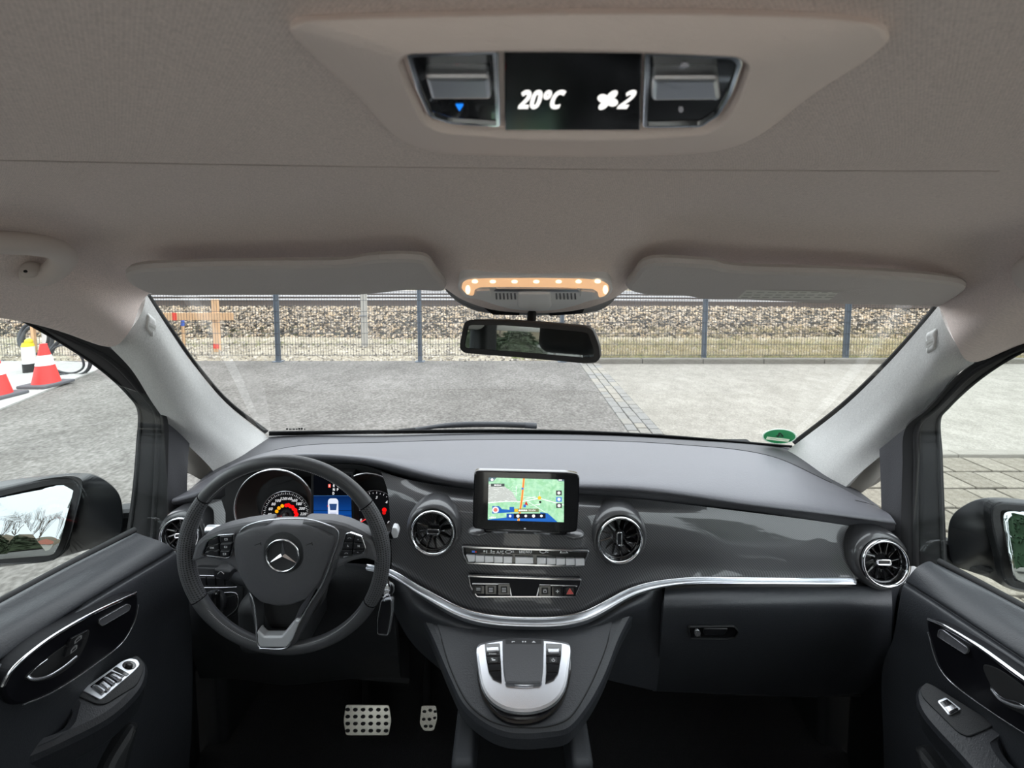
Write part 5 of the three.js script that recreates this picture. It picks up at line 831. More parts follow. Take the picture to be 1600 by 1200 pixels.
    x.fillStyle = 'rgba(110,118,84,.95)'; x.fillRect(350, 424, 330, 46); x.fillStyle = '#efb820'; x.fillRect(356, 428, 46, 38); x.fillStyle = '#fff'; x.font = '34px sans-serif'; for (const [u, w2] of [[412, 22], [438, 12], [454, 18], [476, 16], [496, 10], [510, 14]]) x.fillRect(u, 438, w2, 20); x.fillText('Straße', 540, 458); x.fillStyle = '#0a1024'; x.fillRect(250, 490, 520, 66); x.fillStyle = '#1a4aa0'; x.fillRect(250, 490, 96, 66); x.fillStyle = '#fff'; for (let k = 0; k < 5; k++) { x.beginPath(); x.arc(298 + k * 104, 523, 17 + (k % 2) * 4, 0, 7); x.fill(); } x.fillRect(20, 540, 14, 10); x.fillRect(40, 530, 22, 22); x.fillRect(68, 536, 16, 14); x.fillRect(92, 534, 14, 16);
  });
  part(so, 'map_display', print(sp, [[763.5, 746], [881.5, 749.5], [881, 816], [762, 812.5]], { z: .0006, r: .0004 }), glow(map, .5), 'lit map display');
  part(so, 'logo_dot', plate(sp, ringPx(820, 826, 1.6, 1.2, 10), { depth: .0006, z: .0005, bevel: 0, smooth: true }), M.satin);
}
// ------------------------------------------------------------------ instrument cluster
{
  const D = .905, pl = plane(P(500, 790, D), V(0, .05, 1)), o = thing('instrument_cluster', 'instrument cluster with two round gauges and a blue vehicle display behind the wheel', 'instrument cluster', pl.o);
  part(o, 'back_plate', plate(pl, [[352, 750], [430, 732], [500, 726], [560, 728], [630, 750], [650, 850], [610, 872], [400, 880], [352, 850]], { depth: .01, z: -.004, bevel: .001, r: .01 }), M.dark);
  part(o, 'hood_lining', surf([pts(0, [[345, 778, .93], [420, 742, .91], [500, 728, .895], [572, 730, .885], [645, 760, .86]]), pts(0, [[352, 800, .92], [424, 760, .91], [500, 742, .905], [565, 745, .905], [630, 770, .90]])], 40, 6, .003), M.dark);
  const gauge = (cx, cy, rpx, label, tex, ringA, ang, faceR, fcx, fcy) => {
    const gp = plane(pl.world(cx, cy, .03), V(0, .05, 1)), r = rpx * depthOf(gp.o) / F, m = gp.m;
    part(o, 'gauge_tube', lathe([[r * .985, .0], [r * .70, -.028], [r * .66, -.029]], 48).applyMatrix4(m), S({ color: col(.020, .014, .012), roughness: .5 }));
    part(o, 'gauge_ring', new THREE.TorusGeometry(r, .0024, 10, 80, ringA[1] - ringA[0]).rotateZ(ringA[0]).applyMatrix4(m), M.chrome, 'chrome gauge ring');
    const fp = plane(pl.world(fcx, fcy, .004), V(0, .05, 1)), fr = faceR * depthOf(fp.o) / F;
    const face = part(o, 'dial_face', new THREE.CircleGeometry(fr, 48).applyMatrix4(fp.m), glow(tex, .5), label);
    part(face, 'dial_rim', new THREE.TorusGeometry(fr, .0009, 8, 64).applyMatrix4(fp.m), M.satin);
    part(o, 'needle', [solid([[-.004, -.0016], [fr * .92, -.0004], [fr * .92, .0004], [-.004, .0016]].map(([a, b]) => new THREE.Vector2(a, b)), .0015).rotateZ(ang).translate(0, 0, .006).applyMatrix4(fp.m)], S({ color: col(.5, .02, .02), roughness: .5, emissive: col(.6, .03, .03), emissiveIntensity: .7 }), 'red needle');
    part(o, 'needle_hub', lathe([[0, .008], [.006, .0075], [.0075, .004], [.0075, 0]].reverse(), 24).applyMatrix4(fp.m), M.keyBlack);
  };
  const dial = (nums, a0, a1, lamps, minor, redFrom) => canvasTex(512, 512, (x) => {
    x.fillStyle = '#0a0a0c'; x.fillRect(0, 0, 512, 512); x.translate(256, 256); x.textAlign = 'center'; x.textBaseline = 'middle';
    for (let i = 0; i <= minor; i++) { const a = a0 + (a1 - a0) * i / minor; x.save(); x.rotate(a); x.fillStyle = redFrom && i / minor > redFrom ? '#e01818' : '#b8b8bc'; x.fillRect(220, -2.5, i % 2 ? 14 : 24, 5); x.restore(); }
    nums.forEach((n, i) => { const a = a0 + (a1 - a0) * i / (nums.length - 1); x.fillStyle = '#cfcfd2'; x.font = 'italic bold 40px sans-serif'; x.fillText(n, Math.cos(a) * 178, Math.sin(a) * 178); });
    for (const [a, r, s, c] of lamps) { x.fillStyle = c; x.beginPath(); x.arc(Math.cos(a) * r, Math.sin(a) * r, s, 0, 7); x.fill(); }
    x.fillStyle = '#1a1a1c'; x.beginPath(); x.arc(0, 0, 62, 0, 7); x.fill();
  });
  const lamps1 = []; for (let k = 0; k < 9; k++) lamps1.push([-1.55 + k * .21, 104 + (k % 2) * 8, 20, '#e81010']); for (const a of [-2.75, -2.35, -1.95]) lamps1.push([a, 106, 19, '#f0a010']);
  gauge(430, 796, 63, 'speed dial with red and amber warning lights', dial(['20', '40', '60', '80', '100', '120', '140', '160', '180', '200', '220', '240'], 2.85, 6.55, lamps1, 44), [-.10, Math.PI * 1.28], 3.39, 38, 447, 805);
  gauge(575, 796, 57, 'rev counter dial', dial(['0', '1', '2', '3', '4', '5', '6'], 2.7, 6.9, [[-.35, 110, 26, '#e81010'], [-.05, 100, 20, '#c01010'], [-2.9, 108, 20, '#f0a010'], [-2.6, 130, 44, 'rgba(150,152,156,.8)']], 24, .8), [-.75, Math.PI * .95], 3.65, 36, 586, 802);
  const dt = canvasTex(384, 512, (x, w, h) => {
    x.fillStyle = '#030408'; x.fillRect(0, 0, w, h); const g = x.createLinearGradient(0, 190, 0, h); g.addColorStop(0, '#06214e'); g.addColorStop(.45, '#0a3f86'); g.addColorStop(.5, '#0a2f68'); g.addColorStop(.55, '#1466c0'); g.addColorStop(1, '#0b3f88'); x.fillStyle = g; x.fillRect(0, 180, w, h - 180); x.fillStyle = '#3f6ea8'; x.fillRect(0, 176, w, 3); x.fillStyle = '#052048'; x.fillRect(0, 300, w, 6);
    x.font = 'bold 33px sans-serif'; x.fillStyle = '#e8e8ea'; x.fillText('R', 196, 104); x.fillText('G', 236, 104); x.fillText('N', 194, 136); x.fillText('P', 234, 136); x.fillText('D', 190, 168); x.fillStyle = '#d8483c'; x.fillRect(150, 78, 26, 30); x.fillStyle = '#ffd8d0'; x.fillRect(157, 84, 12, 18); x.fillStyle = '#d8483c'; x.fillRect(160, 89, 6, 8);
    x.fillStyle = '#cfd4e2'; x.beginPath(); x.roundRect(146, 200, 104, 290, 30); x.fill(); x.fillStyle = '#27406e'; x.beginPath(); x.moveTo(160, 246); x.lineTo(236, 246); x.lineTo(228, 300); x.lineTo(168, 300); x.fill(); x.fillStyle = '#b4bace'; x.fillRect(166, 320, 64, 150); x.fillStyle = '#c84038'; x.fillRect(250, 410, 6, 40); x.fillRect(140, 256, 8, 16); });
  const dp = pl.lift(.034), dd = part(o, 'display', print(dp, [[490, 742], [548, 742], [550, 836], [490, 836]], { z: 0, r: .001 }), glow(dt, .5), 'colour display with gear letters and a vehicle from above'); part(dd, 'display_bezel', plate(pl, [[486, 738], [552, 738], [554, 840], [486, 840]], { depth: .034, z: .0332, bevel: .001, r: .002 }), M.dark);
}
// ------------------------------------------------------------------ steering wheel
{
  const pl = plane(P(444.5, 868, .69), V(0, .02, 1)), k = depthOf(pl.o) / F, o = thing('steering_wheel', 'black leather steering wheel with perforated grips, star emblem and silver lower spoke', 'steering wheel', pl.o);
  const A = 153.5 * k, Bv = 151 * k, pnt = (a, z = 0, e = 0) => V((A + e) * Math.cos(a), (Bv + e) * Math.sin(a), z).applyMatrix4(pl.m), deg = Math.PI / 180;
  const arc = (a0, a1, r, n) => { // oval section
    const N = n, R = 18, p = []; for (let j = 0; j <= R; j++) for (let i = 0; i <= N; i++) { const a = (a0 + (a1 - a0) * i / N) * deg, t = j / R * 6.28318, rr = typeof r === 'function' ? r(a0 + (a1 - a0) * i / N) : r; p.push(pnt(a, Math.sin(t) * rr * .85, Math.cos(t) * rr)); } return sheet(p, N + 1, R + 1); };
  const fat = (x) => .0105 + .0039 * Math.exp(-Math.pow(Math.sin(x * deg) / .75, 2));
  part(o, 'rim', [arc(33, 142, fat, 70), arc(208, 330, fat, 70)], M.leather);
  part(o, 'grip', arc(142.6, 207.4, (x) => fat(x) - .0002, 50), M.perforated, 'perforated leather grip'); part(o, 'grip', arc(-29.4, 32.4, (x) => fat(x) - .0002, 50), M.perforated, 'perforated leather grip');
  // stitching along the inner side
  const st = []; for (let a = 34; a < 330; a += 1.15) { if (a > 142 && a < 208) continue; const b = pnt(a * deg, .0070, -.0090), c = pnt((a + .75) * deg, .0062, -.0096); st.push(new THREE.CylinderGeometry(.00055, .00055, b.distanceTo(c), 5).applyQuaternion(new THREE.Quaternion().setFromUnitVectors(V(0, 1, 0), c.clone().sub(b).normalize())).translate(...b.clone().lerp(c, .5).toArray())); }
  part(o, 'stitching', st, M.thread).userData.kind = 'stuff';
  for (const a of [142.3, 207.7, -29.7, 32.7]) part(o, 'joint_seam', new THREE.TorusGeometry(fat(a) + .0002, .0005, 6, 30).applyMatrix4(new THREE.Matrix4().makeBasis(V(Math.cos(a * deg), Math.sin(a * deg), 0), V(0, 0, .85), V(-Math.sin(a * deg), Math.cos(a * deg), 0)).setPosition(A * Math.cos(a * deg), Bv * Math.sin(a * deg), 0)).applyMatrix4(pl.m), M.rubber);
  // spokes
  part(o, 'spoke', plate(pl, [[296, 880], [304, 850], [318, 838], [345, 827], [378, 820], [420, 815], [420, 900], [400, 935], [388, 925], [372, 896], [350, 880], [322, 874]], { depth: .03, z: .012, bevel: .007, r: .008 }), M.airbag); part(o, 'spoke', plate(pl, [[594, 882], [584, 846], [566, 834], [540, 822], [515, 816], [470, 815], [470, 900], [500, 930], [512, 905], [525, 890], [550, 878], [570, 874]], { depth: .03, z: .012, bevel: .007, r: .008 }), M.airbag);
  const hub = lathe([[.045, -.012], [.05, -.03], [.045, -.045], [0, -.045]].reverse(), 32).applyMatrix4(pl.m); part(o, 'column_hub', [hub, plate(pl, [[400, 905], [510, 905], [500, 950], [470, 985], [420, 985], [404, 950]], { depth: .03, z: -.012, bevel: .006, r: .01 })], M.dark);
  const cover = [[376, 828], [398, 818], [440, 812], [482, 813], [508, 820], [526, 829], [528, 838], [518, 872], [506, 900], [486, 926], [462, 935], [440, 937], [415, 931], [395, 912], [381, 886], [374, 852], [373, 838]];
  const loops = [[0, 0], [-1, 0], [-.5, .006], [.06, .0125], [.25, .0155], [.55, .0165]].map(([q, z], i) => { const l = loopOf(pl, cover, .006); const c = new THREE.Vector2(0, 0); for (const p of l) c.add(p); c.divideScalar(l.length); return l.map((p) => { const f = i < 2 ? 1 : [1, 1, 1, .95, .75, .35][i]; const e = c.clone().lerp(p, f); return V(e.x, e.y, (i < 2 ? [-.01, .008][i] : [.0, .0, .0135, .0175, .0195, .0205][i])).applyMatrix4(pl.m); }); });
  part(o, 'airbag_cover', loft(loops, false), M.airbag);
  part(o, 'silver_piping', [tube([[374, 880], [372, 845], [377, 828], [398, 817], [440, 811], [482, 812], [508, 819], [527, 828], [529, 840], [517, 878]].map(([a, b]) => pl.world(a, b, .0125)), .0013, 90)], M.satin);
  const txt = canvasTex(256, 48, (x) => { x.fillStyle = '#2a2a2d'; x.fillRect(0, 0, 256, 48); x.fillStyle = '#0c0c0e'; x.font = 'bold 36px sans-serif'; x.textAlign = 'center'; x.fillText('AIRBAG', 128, 37); });
  const font = await new FontLoader().loadAsync('fonts/droid/droid_sans_bold.typeface.json');
  const tg = new TextGeometry('AIRBAG', { font, size: .0068, depth: .0006, curveSegments: 3 }); tg.computeBoundingBox(); const tw = tg.boundingBox.max.x; tg.translate(-tw / 2, 0, 0).scale(1.15, 1, 1); { const p = pl.at(434, 912); tg.translate(p.x, p.y, .0186).applyMatrix4(pl.m); }
  part(o, 'airbag_lettering', tg, M.rubber);
  for (const [cx, cy] of [[403, 851], [483, 851]]) part(o, 'horn_symbol', [tube([[cx - 5, cy + 1], [cx, cy - 1], [cx + 5, cy - 2]].map(([a, b]) => pl.world(a, b, .0198)), .0007, 8), tube([[cx + 4, cy - 4], [cx + 5, cy + 1]].map(([a, b]) => pl.world(a, b, .0198)), .0007, 6)], M.rubber);
  // star emblem
  const sp = plane(pl.world(442.5, 866.5, .0205), pl.n), R = 26 * k, em = part(o, 'emblem', new THREE.TorusGeometry(R * .95, R * .065, 12, 72).translate(0, 0, .0025).applyMatrix4(sp.m), M.chrome, 'three-pointed chrome star in a ring');
  part(em, 'emblem_base', lathe([[0, .0012], [R * .9, .0012], [R * 1.02, .0006], [R * 1.28, -.0008], [R * 1.36, -.003]].reverse(), 64).applyMatrix4(sp.m), M.softBlack);
  const star = []; for (let i = 0; i < 3; i++) { const a = Math.PI / 2 + i * 2.0944, t = [Math.cos(a) * R * .95, Math.sin(a) * R * .95], w = [0, 1].map((q) => { const b = a + (q ? -1 : 1) * Math.PI / 3; return [Math.cos(b) * R * .155, Math.sin(b) * R * .155]; });
    for (const [q, p] of w.entries()) star.push(0, 0, .0048, ...(q ? [p[0], p[1], .001, t[0], t[1], .0022] : [t[0], t[1], .0022, p[0], p[1], .001])); }
  const sg = new THREE.BufferGeometry(); sg.setAttribute('position', new THREE.Float32BufferAttribute(star, 3)); sg.computeVertexNormals(); part(em, 'emblem_star', sg.applyMatrix4(sp.m), M.chrome);
  // key pods
  const pod = (out, cells, lines) => {
    const b = part(o, 'key_pod', plate(pl, out, { depth: .01, z: .0150, bevel: .002, r: .003 }), M.gloss); part(b, 'pod_frame', rim(pl, out, .0014, { depth: .004, z: .0166, bevel: .0005, r: .003 }), M.chrome);
    cells.forEach(([q, f]) => { const key = part(o, 'wheel_key', plate(pl, q, { depth: .005, z: .0175, bevel: .001, r: .0015 }), M.keyBlack); const c = q.reduce((s, p) => [s[0] + p[0] / q.length, s[1] + p[1] / q.length], [0, 0]);
      const t = canvasTex(48, 48, (x) => { x.fillStyle = '#1d1d20'; x.fillRect(0, 0, 48, 48); x.fillStyle = x.strokeStyle = '#c8c8ca'; x.lineWidth = 4; x.font = 'bold 30px sans-serif'; x.textAlign = 'center'; if (f.length < 4) x.fillText(f, 24, 35); else if (f === 'phone') { x.beginPath(); x.arc(24, 34, 16, 3.5, 5.9); x.stroke(); } else { x.strokeRect(12, 18, 24, 16); } }); part(key, 'key_symbol', print(pl, [[c[0] - 4, c[1] - 3.5], [c[0] + 4, c[1] - 3.5], [c[0] + 4, c[1] + 3.5], [c[0] - 4, c[1] + 3.5]], { z: .0177 }), printed(t)); });
  };
  pod([[314, 867], [323, 845], [340, 836], [366, 834], [366, 850], [360, 872], [354, 874], [320, 870]], [[[[326, 846], [340, 839], [341, 848], [324, 853]], '▲'], [[[343, 838], [363, 837], [362, 847], [344, 848]], 'home'], [[[323, 855], [341, 850], [341, 858], [320, 861]], 'OK'], [[[344, 850], [362, 849], [360, 859], [344, 859]], 'mute'], [[[320, 863], [341, 860], [341, 868], [319, 867]], '▼'], [[[344, 861], [359, 861], [356, 870], [344, 869]], 'back']]);
  pod([[528, 871], [533, 857], [539, 834], [546, 832], [566, 839], [572, 857], [569, 865], [534, 873]], [[[[542, 836], [552, 836], [551, 846], [539, 846]], 'phone'], [[[554, 837], [564, 841], [567, 848], [553, 846]], '+'], [[[538, 848], [551, 848], [550, 858], [535, 858]], 'λ'], [[[553, 848], [567, 850], [569, 857], [552, 858]], 'N'], [[[534, 860], [549, 860], [549, 869], [532, 870]], 'phone'], [[[551, 860], [568, 859], [566, 864], [551, 868]], '−']]);
  // lower spoke: two limbs and the silver foot
  part(o, 'lower_spoke', [plate(pl, [[386, 908], [394, 920], [400, 960], [404, 1000], [456, 1000], [470, 966], [500, 920], [524, 870], [530, 872], [512, 915], [480, 972], [462, 1006], [449, 1015], [404, 1015], [399, 1004], [396, 960], [391, 925]], { depth: .024, z: .014, bevel: .004, r: .003 })], M.leather);
  part(o, 'silver_foot', [plate(pl, [[402, 985], [412, 995], [440, 995], [462, 968], [468, 970], [456, 1000], [447, 1012], [406, 1012], [402, 1004]], { depth: .014, z: .0195, bevel: .003, r: .003 })], M.key, 'satin silver foot of the lower spoke');
  part(o, 'silver_piping', [tube([[390, 926], [396, 940], [400, 975], [402, 1005], [406, 1012]].map(([a, b]) => pl.world(a, b, .0155)), .0014, 40), tube([[517, 878], [505, 910], [484, 944], [466, 976], [455, 1002], [447, 1012], [406, 1013]].map(([a, b]) => pl.world(a, b, .0155)), .0016, 50)], M.satin);
  part(o, 'inner_spoke_face', plate(pl, [[468, 950], [494, 916], [500, 908], [478, 950], [464, 972], [456, 978]], { depth: .008, z: .0152, bevel: .001, r: .002 }), S({ color: col(.09, .09, .10), roughness: .4, metalness: .4 }));
}
// ------------------------------------------------------------------ stalks, light switch, key, pedals
{
  const o = thing('steering_column', 'black steering column shroud behind the wheel', 'column', P(445, 900, .80));
  part(o, 'shroud', box(...[-.07, .07].map((d) => P(445, 880, .80).x + d), P(445, 985, .80).y, P(445, 905, .80).y, -.92, -.735, .025), M.softBlack);
  const s1 = thing('turn_stalk', 'silver tipped indicator stalk behind the driver side grip', 'stalk', P(350, 828, .76)); part(s1, 'stem', tube(pts(0, [[400, 840, .77], [360, 834, .765], [330, 830, .76]]), .008, 16), M.plastic); part(s1, 'tip', tube(pts(0, [[352, 828, .758], [338, 827, .757], [324, 827, .757]]), .0085, 10), M.silver, 'silver tip');
  const s2 = thing('cruise_stalk', 'short black cruise control stalk under the driver side spoke', 'stalk', P(350, 900, .76)); part(s2, 'stem', tube(pts(0, [[410, 918, .78], [380, 906, .77], [358, 899, .76]]), .010, 16), M.plastic); part(s2, 'tip', plate(plane(P(346, 897, .752), V(-.1, .1, 1)), [[334, 889], [350, 891], [360, 893], [358, 908], [346, 905], [333, 902]], { depth: .02, bevel: .003, r: .003 }), M.keyBlack); part(s2, 'symbol_mark', tube(pts(.7505, [[340, 897], [345, 893], [350, 897]]), .0006, 8), M.thread);
  const s3 = thing('gear_stalk', 'pale tipped gear selector stalk beside the rev counter', 'stalk', P(610, 835, .77)); part(s3, 'stem', tube(pts(0, [[560, 850, .80], [590, 842, .775], [612, 836, .765]]), .008, 16), M.plastic); part(s3, 'tip', plate(plane(P(617, 833, .757), V(.1, .1, 1)), [[613, 824], [620, 825], [623, 832], [621, 841], [614, 842], [611, 834]], { depth: .018, bevel: .003, r: .003 }), S({ color: col(.62, .63, .65), roughness: .35 }), 'pale selector button');
  // light switch panel
  const kp = plane3On(M.kneeGeometry, [312, 900], [372, 905], [345, 950]).lift(.004), l = thing('light_switch_panel', 'driver light switch panel with round knob and a row of blank keys', 'switch panel', kp.world(340, 925));
  part(l, 'panel', plate(kp, [[304, 886], [376, 890], [380, 918], [378, 950], [366, 962], [345, 972], [318, 972], [305, 940]], { depth: .012, z: 0, bevel: .002, r: .008 }), M.softBlack);
  for (let i = 0; i < 4; i++) part(l, 'blank_key', plate(kp, [[308 + i * 14.5, 902 + i * .6], [321 + i * 14.5, 902.5 + i * .6], [322 + i * 14.5, 915 + i * .4], [310 + i * 14.5, 915 + i * .4]], { depth: .006, z: .003, bevel: .001, r: .001 }), M.keyBlack);
  part(l, 'bright_line', [tube([[306, 899], [340, 900], [371, 903]].map(([a, b]) => kp.world(a, b, .001)), .0009, 20), tube([[310, 918], [345, 918], [370, 917]].map(([a, b]) => kp.world(a, b, .001)), .0011, 20)], M.satin);
  const kn = part(l, 'knob', plate(kp, ringPx(333, 944, 16, 19, 24), { depth: .012, z: .012, bevel: .003, smooth: true }), M.plastic); part(kn, 'knob_grip', plate(kp, [[329, 928], [337, 928], [338, 960], [328, 960]], { depth: .014, z: .024, bevel: .004, r: .004 }), M.gloss); part(kn, 'knob_rim', rim(kp, ringPx(333, 944, 18, 21, 30), .0012, { depth: .003, z: .004, smooth: true }), M.satin);
  part(l, 'fog_light_key', plate(kp, [[352, 934], [368, 930], [369, 946], [353, 950]], { depth: .005, z: .003, bevel: .001, r: .002 }), M.keyBlack); part(l, 'key_frame', tube([[344, 926], [370, 928], [371, 948], [345, 968], [330, 968]].map(([a, b]) => kp.world(a, b, .001)), .0009, 30), M.satin);
  // ignition key
  const ip = plane(P(603, 921, .775), V(.2, .1, 1)), ig = thing('ignition_lock', 'ignition lock with chrome ring beside the wheel rim', 'lock', ip.o);
  part(ig, 'lock_ring', new THREE.TorusGeometry(.0155, .0025, 10, 40).applyMatrix4(ip.m), M.satin); part(ig, 'lock_barrel', lathe([[0, .004], [.013, .003], [.0145, -.03]].reverse(), 32).applyMatrix4(ip.m), M.keyBlack);
  const ky = thing('car_key', 'silver edged black car key hanging in the ignition lock', 'key', P(601, 960, .75)); part(ky, 'key_head', plate(plane(P(604, 922, .762), V(.25, .1, 1)), [[597, 917], [606, 913], [611, 920], [609, 932], [600, 934], [596, 926]], { depth: .02, bevel: .003, r: .003 }), M.chrome);
  const fp = plane(P(600, 966, .750), V(-.3, .1, 1)); part(ky, 'fob', plate(fp, [[595, 938], [612, 936], [612, 958], [606, 994], [589, 992], [589, 968]], { depth: .012, bevel: .003, r: .005 }), M.keyBlack); part(ky, 'fob_edge', rim(fp, [[595, 938], [612, 936], [612, 958], [606, 994], [589, 992], [589, 968]], .0014, { depth: .008, z: .001, r: .005 }), M.satin); part(ky, 'key_ring', new THREE.TorusGeometry(.007, .0009, 8, 30).rotateY(.6).translate(...P(604, 934, .755).toArray()), M.chrome);
  // pedals
  const ped = (name, label, px, D, out, studs, cat) => {
    const pp = plane(P(px[0], px[1], D), V(0, .62, .78)), p = thing(name, label, cat, pp.o);
    part(p, 'pedal_plate', plate(pp, out, { depth: .006, bevel: .0015, r: .006 }), S({ color: col(.72, .68, .60), roughness: .25, metalness: 1 }));
    for (const [a, b, r] of studs) part(p, 'rubber_stud', plate(pp, ringPx(a, b, r, r * .8, 12), { depth: .004, z: .002, bevel: .0008, smooth: true }), M.rubber);
    part(p, 'lever', tube([pp.world(px[0], px[1], -.01), pp.world(px[0], px[1] - 30, -.05), pp.world(px[0], px[1] - 70, -.16), pp.world(px[0] + 4, px[1] - 110, -.30)], .012, 20), M.dark);
  };
  const st = []; for (let r = 0; r < 4; r++) for (let c = 0; c < 6; c++) st.push([543 + c * 12 + (r % 2 ? 0 : 0), 1109 + r * 11, 3.6]);
  ped('brake_pedal', 'wide metal brake pedal with rubber studs', [573, 1126], .96, [[540, 1101], [608, 1101], [612, 1126], [607, 1150], [540, 1150], [536, 1126]], st, 'pedal');
  ped('accelerator_pedal', 'small metal accelerator pedal beside the brake pedal', [668, 1122], .98, [[658, 1102], [682, 1102], [684, 1124], [678, 1143], [662, 1143], [655, 1132]], [[663, 1112, 3], [672, 1110, 3], [680, 1112, 2.5], [662, 1124, 3], [671, 1124, 3], [679, 1122, 2.5], [665, 1135, 3], [673, 1135, 3]], 'pedal');
}
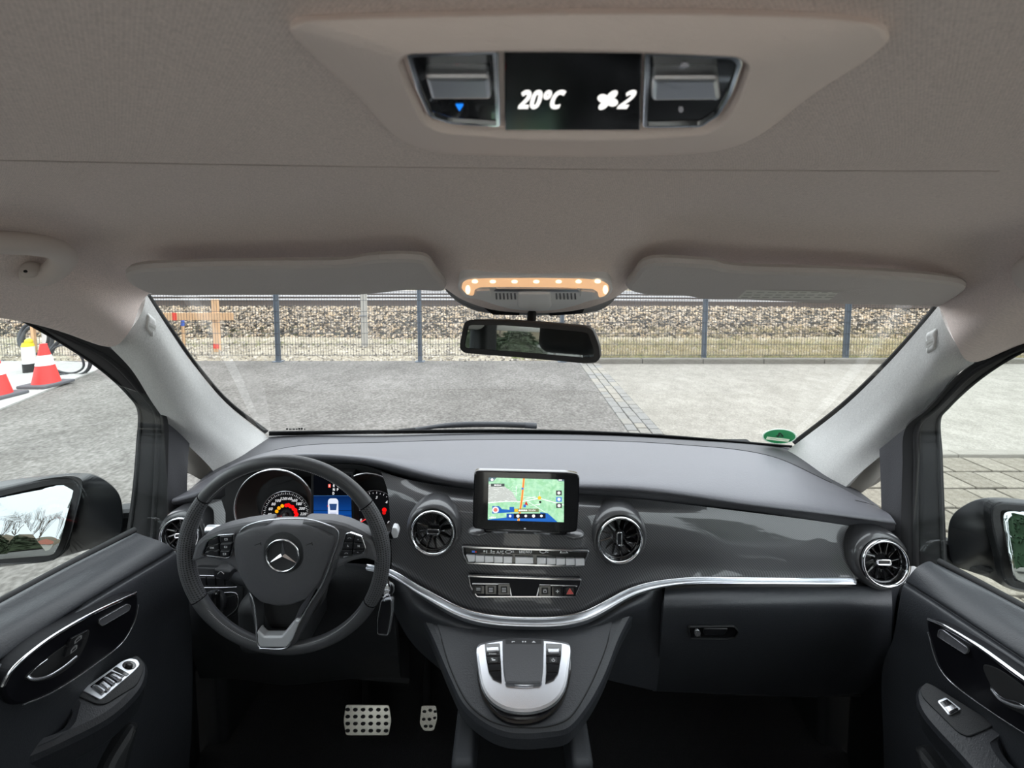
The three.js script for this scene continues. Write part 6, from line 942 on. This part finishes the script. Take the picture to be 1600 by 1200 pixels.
// ------------------------------------------------------------------ centre console
{
  const a = P(818, 975, .745), b = P(818, 1135, .605), pl = plane3(a, b, a.clone().add(V(.2, 0, 0)), V(0, 0, -1)), o = thing('centre_console', 'black centre console shelf with inset panel below the silver strip', 'console', pl.o);
  const rimO = [[646, 940], [660, 968], [674, 996], [702, 1062], [724, 1104], [760, 1134], [790, 1146], [820, 1149], [850, 1147], [888, 1140], [916, 1110], [944, 1062], [970, 996], [984, 968], [1000, 938], [900, 946], [820, 944], [740, 946]];
  const inn = [[684, 964], [690, 998], [704, 1044], [730, 1096], [756, 1120], [788, 1133], [820, 1136], [858, 1134], [888, 1122], [908, 1096], [934, 1044], [950, 998], [954, 964], [900, 952], [820, 950], [740, 952]];
  part(o, 'console_body', plate(pl, rimO, { depth: .06, z: 0, bevel: .012, smooth: true }), M.plastic);
  part(o, 'inset_panel', plate(pl, inn, { depth: .006, z: .003, bevel: .002, smooth: true }), M.plastic);
  part(o, 'panel_gap', tube(inn.slice(1, 13).map(([x, y]) => pl.world(x, y, .0005)), .0016, 100, false, 6), M.rubber);
  // pedestal and tunnel below
  const y0 = pl.world(820, 1140).y - .05, xl = P(706, 1160, .60).x, xr = P(926, 1160, .60).x;
  part(o, 'side_wall', [box(xl - .0, xl + .035, .42, y0 + .01, -1.30, -.585, .01)], M.plastic); part(o, 'side_wall', [box(xr - .035, xr, .42, y0 + .01, -1.30, -.585, .01)], M.plastic);
  part(o, 'storage_tray', [box(xl + .02, xr - .02, .42, y0 - .10, -1.30, -.45, .01)], M.softBlack);
  for (let i = 0; i < 9; i++) part(o, 'mat_rib', box(xl + .05, xr - .05, y0 - .101, y0 - .097, -.50 - i * .018, -.494 - i * .018, .001), M.plastic);
  // touchpad controller
  const t = thing('touchpad_controller', 'silver framed touchpad controller with black side keys on the console', 'controller', pl.world(820, 1050));
  const base = [[750, 1006], [760, 1002], [790, 1000], [850, 1000], [876, 1002], [888, 1008], [893, 1040], [886, 1080], [874, 1104], [850, 1124], [820, 1132], [786, 1126], [764, 1106], [750, 1080], [745, 1040]];
  part(t, 'base', plate(pl, base, { depth: .012, z: .010, bevel: .004, smooth: true }), M.gloss);
  const fr = [[744, 1012], [748, 1005], [760, 1001], [785, 997], [820, 995.5], [852, 997], [876, 1000], [889, 1004], [892, 1012], [890, 1042], [884, 1074], [872, 1094], [851, 1108], [820, 1114], [788, 1109], [766, 1095], [753, 1075], [746, 1042]];
  part(t, 'silver_frame', plate(pl.lift(.0), fr, { depth: .012, z: .024, bevel: .005, smooth: true }), M.satin, 'bright satin frame');
  const pp = pl.lift(.026);
  part(t, 'touch_surface', plate(pp, [[785, 998], [818, 996.5], [850, 998], [849, 1040], [846, 1067], [820, 1068.5], [790, 1067], [786, 1040]], { depth: .010, z: .006, bevel: .003, r: .004 }), M.airbag);
  part(t, 'touch_edge', tube([[789, 1066], [820, 1070], [847, 1066]].map(([x, y]) => pp.world(x, y, .001)), .0016, 30), M.satin);
  const ts = canvasTex(256, 32, (x) => { x.fillStyle = '#2b2b2e'; x.fillRect(0, 0, 256, 32); x.fillStyle = '#d8d8da'; x.fillRect(44, 12, 22, 5); x.fillRect(44, 12, 5, 10); for (const u of [118, 136]) x.fillRect(u, 10, 10, 10); x.beginPath(); x.moveTo(200, 8); x.lineTo(216, 22); x.lineTo(186, 22); x.fill(); });
  part(t, 'touch_symbols', print(pp, [[790, 999.5], [846, 999.5], [846, 1006], [790, 1006]], { z: .0063 }), printed(ts, .5));
  const keyT = (f) => canvasTex(64, 48, (x) => { x.fillStyle = '#0b0a0c'; x.fillRect(0, 0, 64, 48); x.fillStyle = x.strokeStyle = '#dcdcde'; x.lineWidth = 4; f(x); });
  const side = (q, name, tex) => { const kk = part(t, name, plate(pp, q, { depth: .003, z: .0012, bevel: .0006, r: .0015 }), M.gloss); if (tex) { const c = q.reduce((s, p) => [s[0] + p[0] / 4, s[1] + p[1] / 4], [0, 0]); part(kk, 'key_symbol', print(pp, [[c[0] - 6, c[1] - 4], [c[0] + 6, c[1] - 4], [c[0] + 6, c[1] + 4], [c[0] - 6, c[1] + 4]], { z: .0015 }), printed(tex)); } };
  const parkI = keyT((x) => { x.fillRect(18, 18, 28, 12); x.fillRect(12, 8, 16, 6); }), powI = keyT((x) => { x.beginPath(); x.arc(32, 26, 12, -1, 4.1); x.stroke(); x.fillRect(30, 8, 4, 16); });
  side([[757, 1006], [781, 1005], [782, 1024.5], [759, 1025]], 'side_key'); side([[759, 1026], [782, 1025.5], [783, 1036], [761, 1037]], 'side_key', parkI); side([[761, 1038], [783, 1037], [783.5, 1047], [763, 1048]], 'side_key'); side([[763, 1049], [783.5, 1048], [784, 1066], [770, 1060]], 'side_key');
  side([[853, 1005], [878, 1006], [877, 1025], [853, 1024]], 'side_key'); side([[853, 1025.5], [877, 1026], [875, 1037], [853, 1036]], 'side_key', powI); side([[853, 1037.5], [875, 1038], [873, 1050], [853, 1049]], 'side_key'); side([[853, 1050.5], [873, 1051], [866, 1061], [852, 1067]], 'side_key');
  part(t, 'thumb_roller', plate(pp, [[760, 1010], [779, 1009], [780, 1017], [761, 1018]], { depth: .005, z: .0055, bevel: .002, r: .002 }), M.satin); part(t, 'thumb_roller', plate(pp, [[856, 1012], [874, 1012], [873, 1020], [857, 1020]], { depth: .005, z: .0055, bevel: .002, r: .002 }), M.satin);
  const dyn = canvasTex(96, 24, (x) => { x.fillStyle = '#0b0a0c'; x.fillRect(0, 0, 96, 24); x.fillStyle = '#dcdcde'; x.font = 'bold 18px sans-serif'; x.fillText('DYNAMIC', 4, 18); }); part(t, 'key_lettering', print(pp, [[763, 1020], [777, 1019.5], [777, 1023], [763, 1023.5]], { z: .0015 }), printed(dyn));
}
renderer.render(scene, camera);
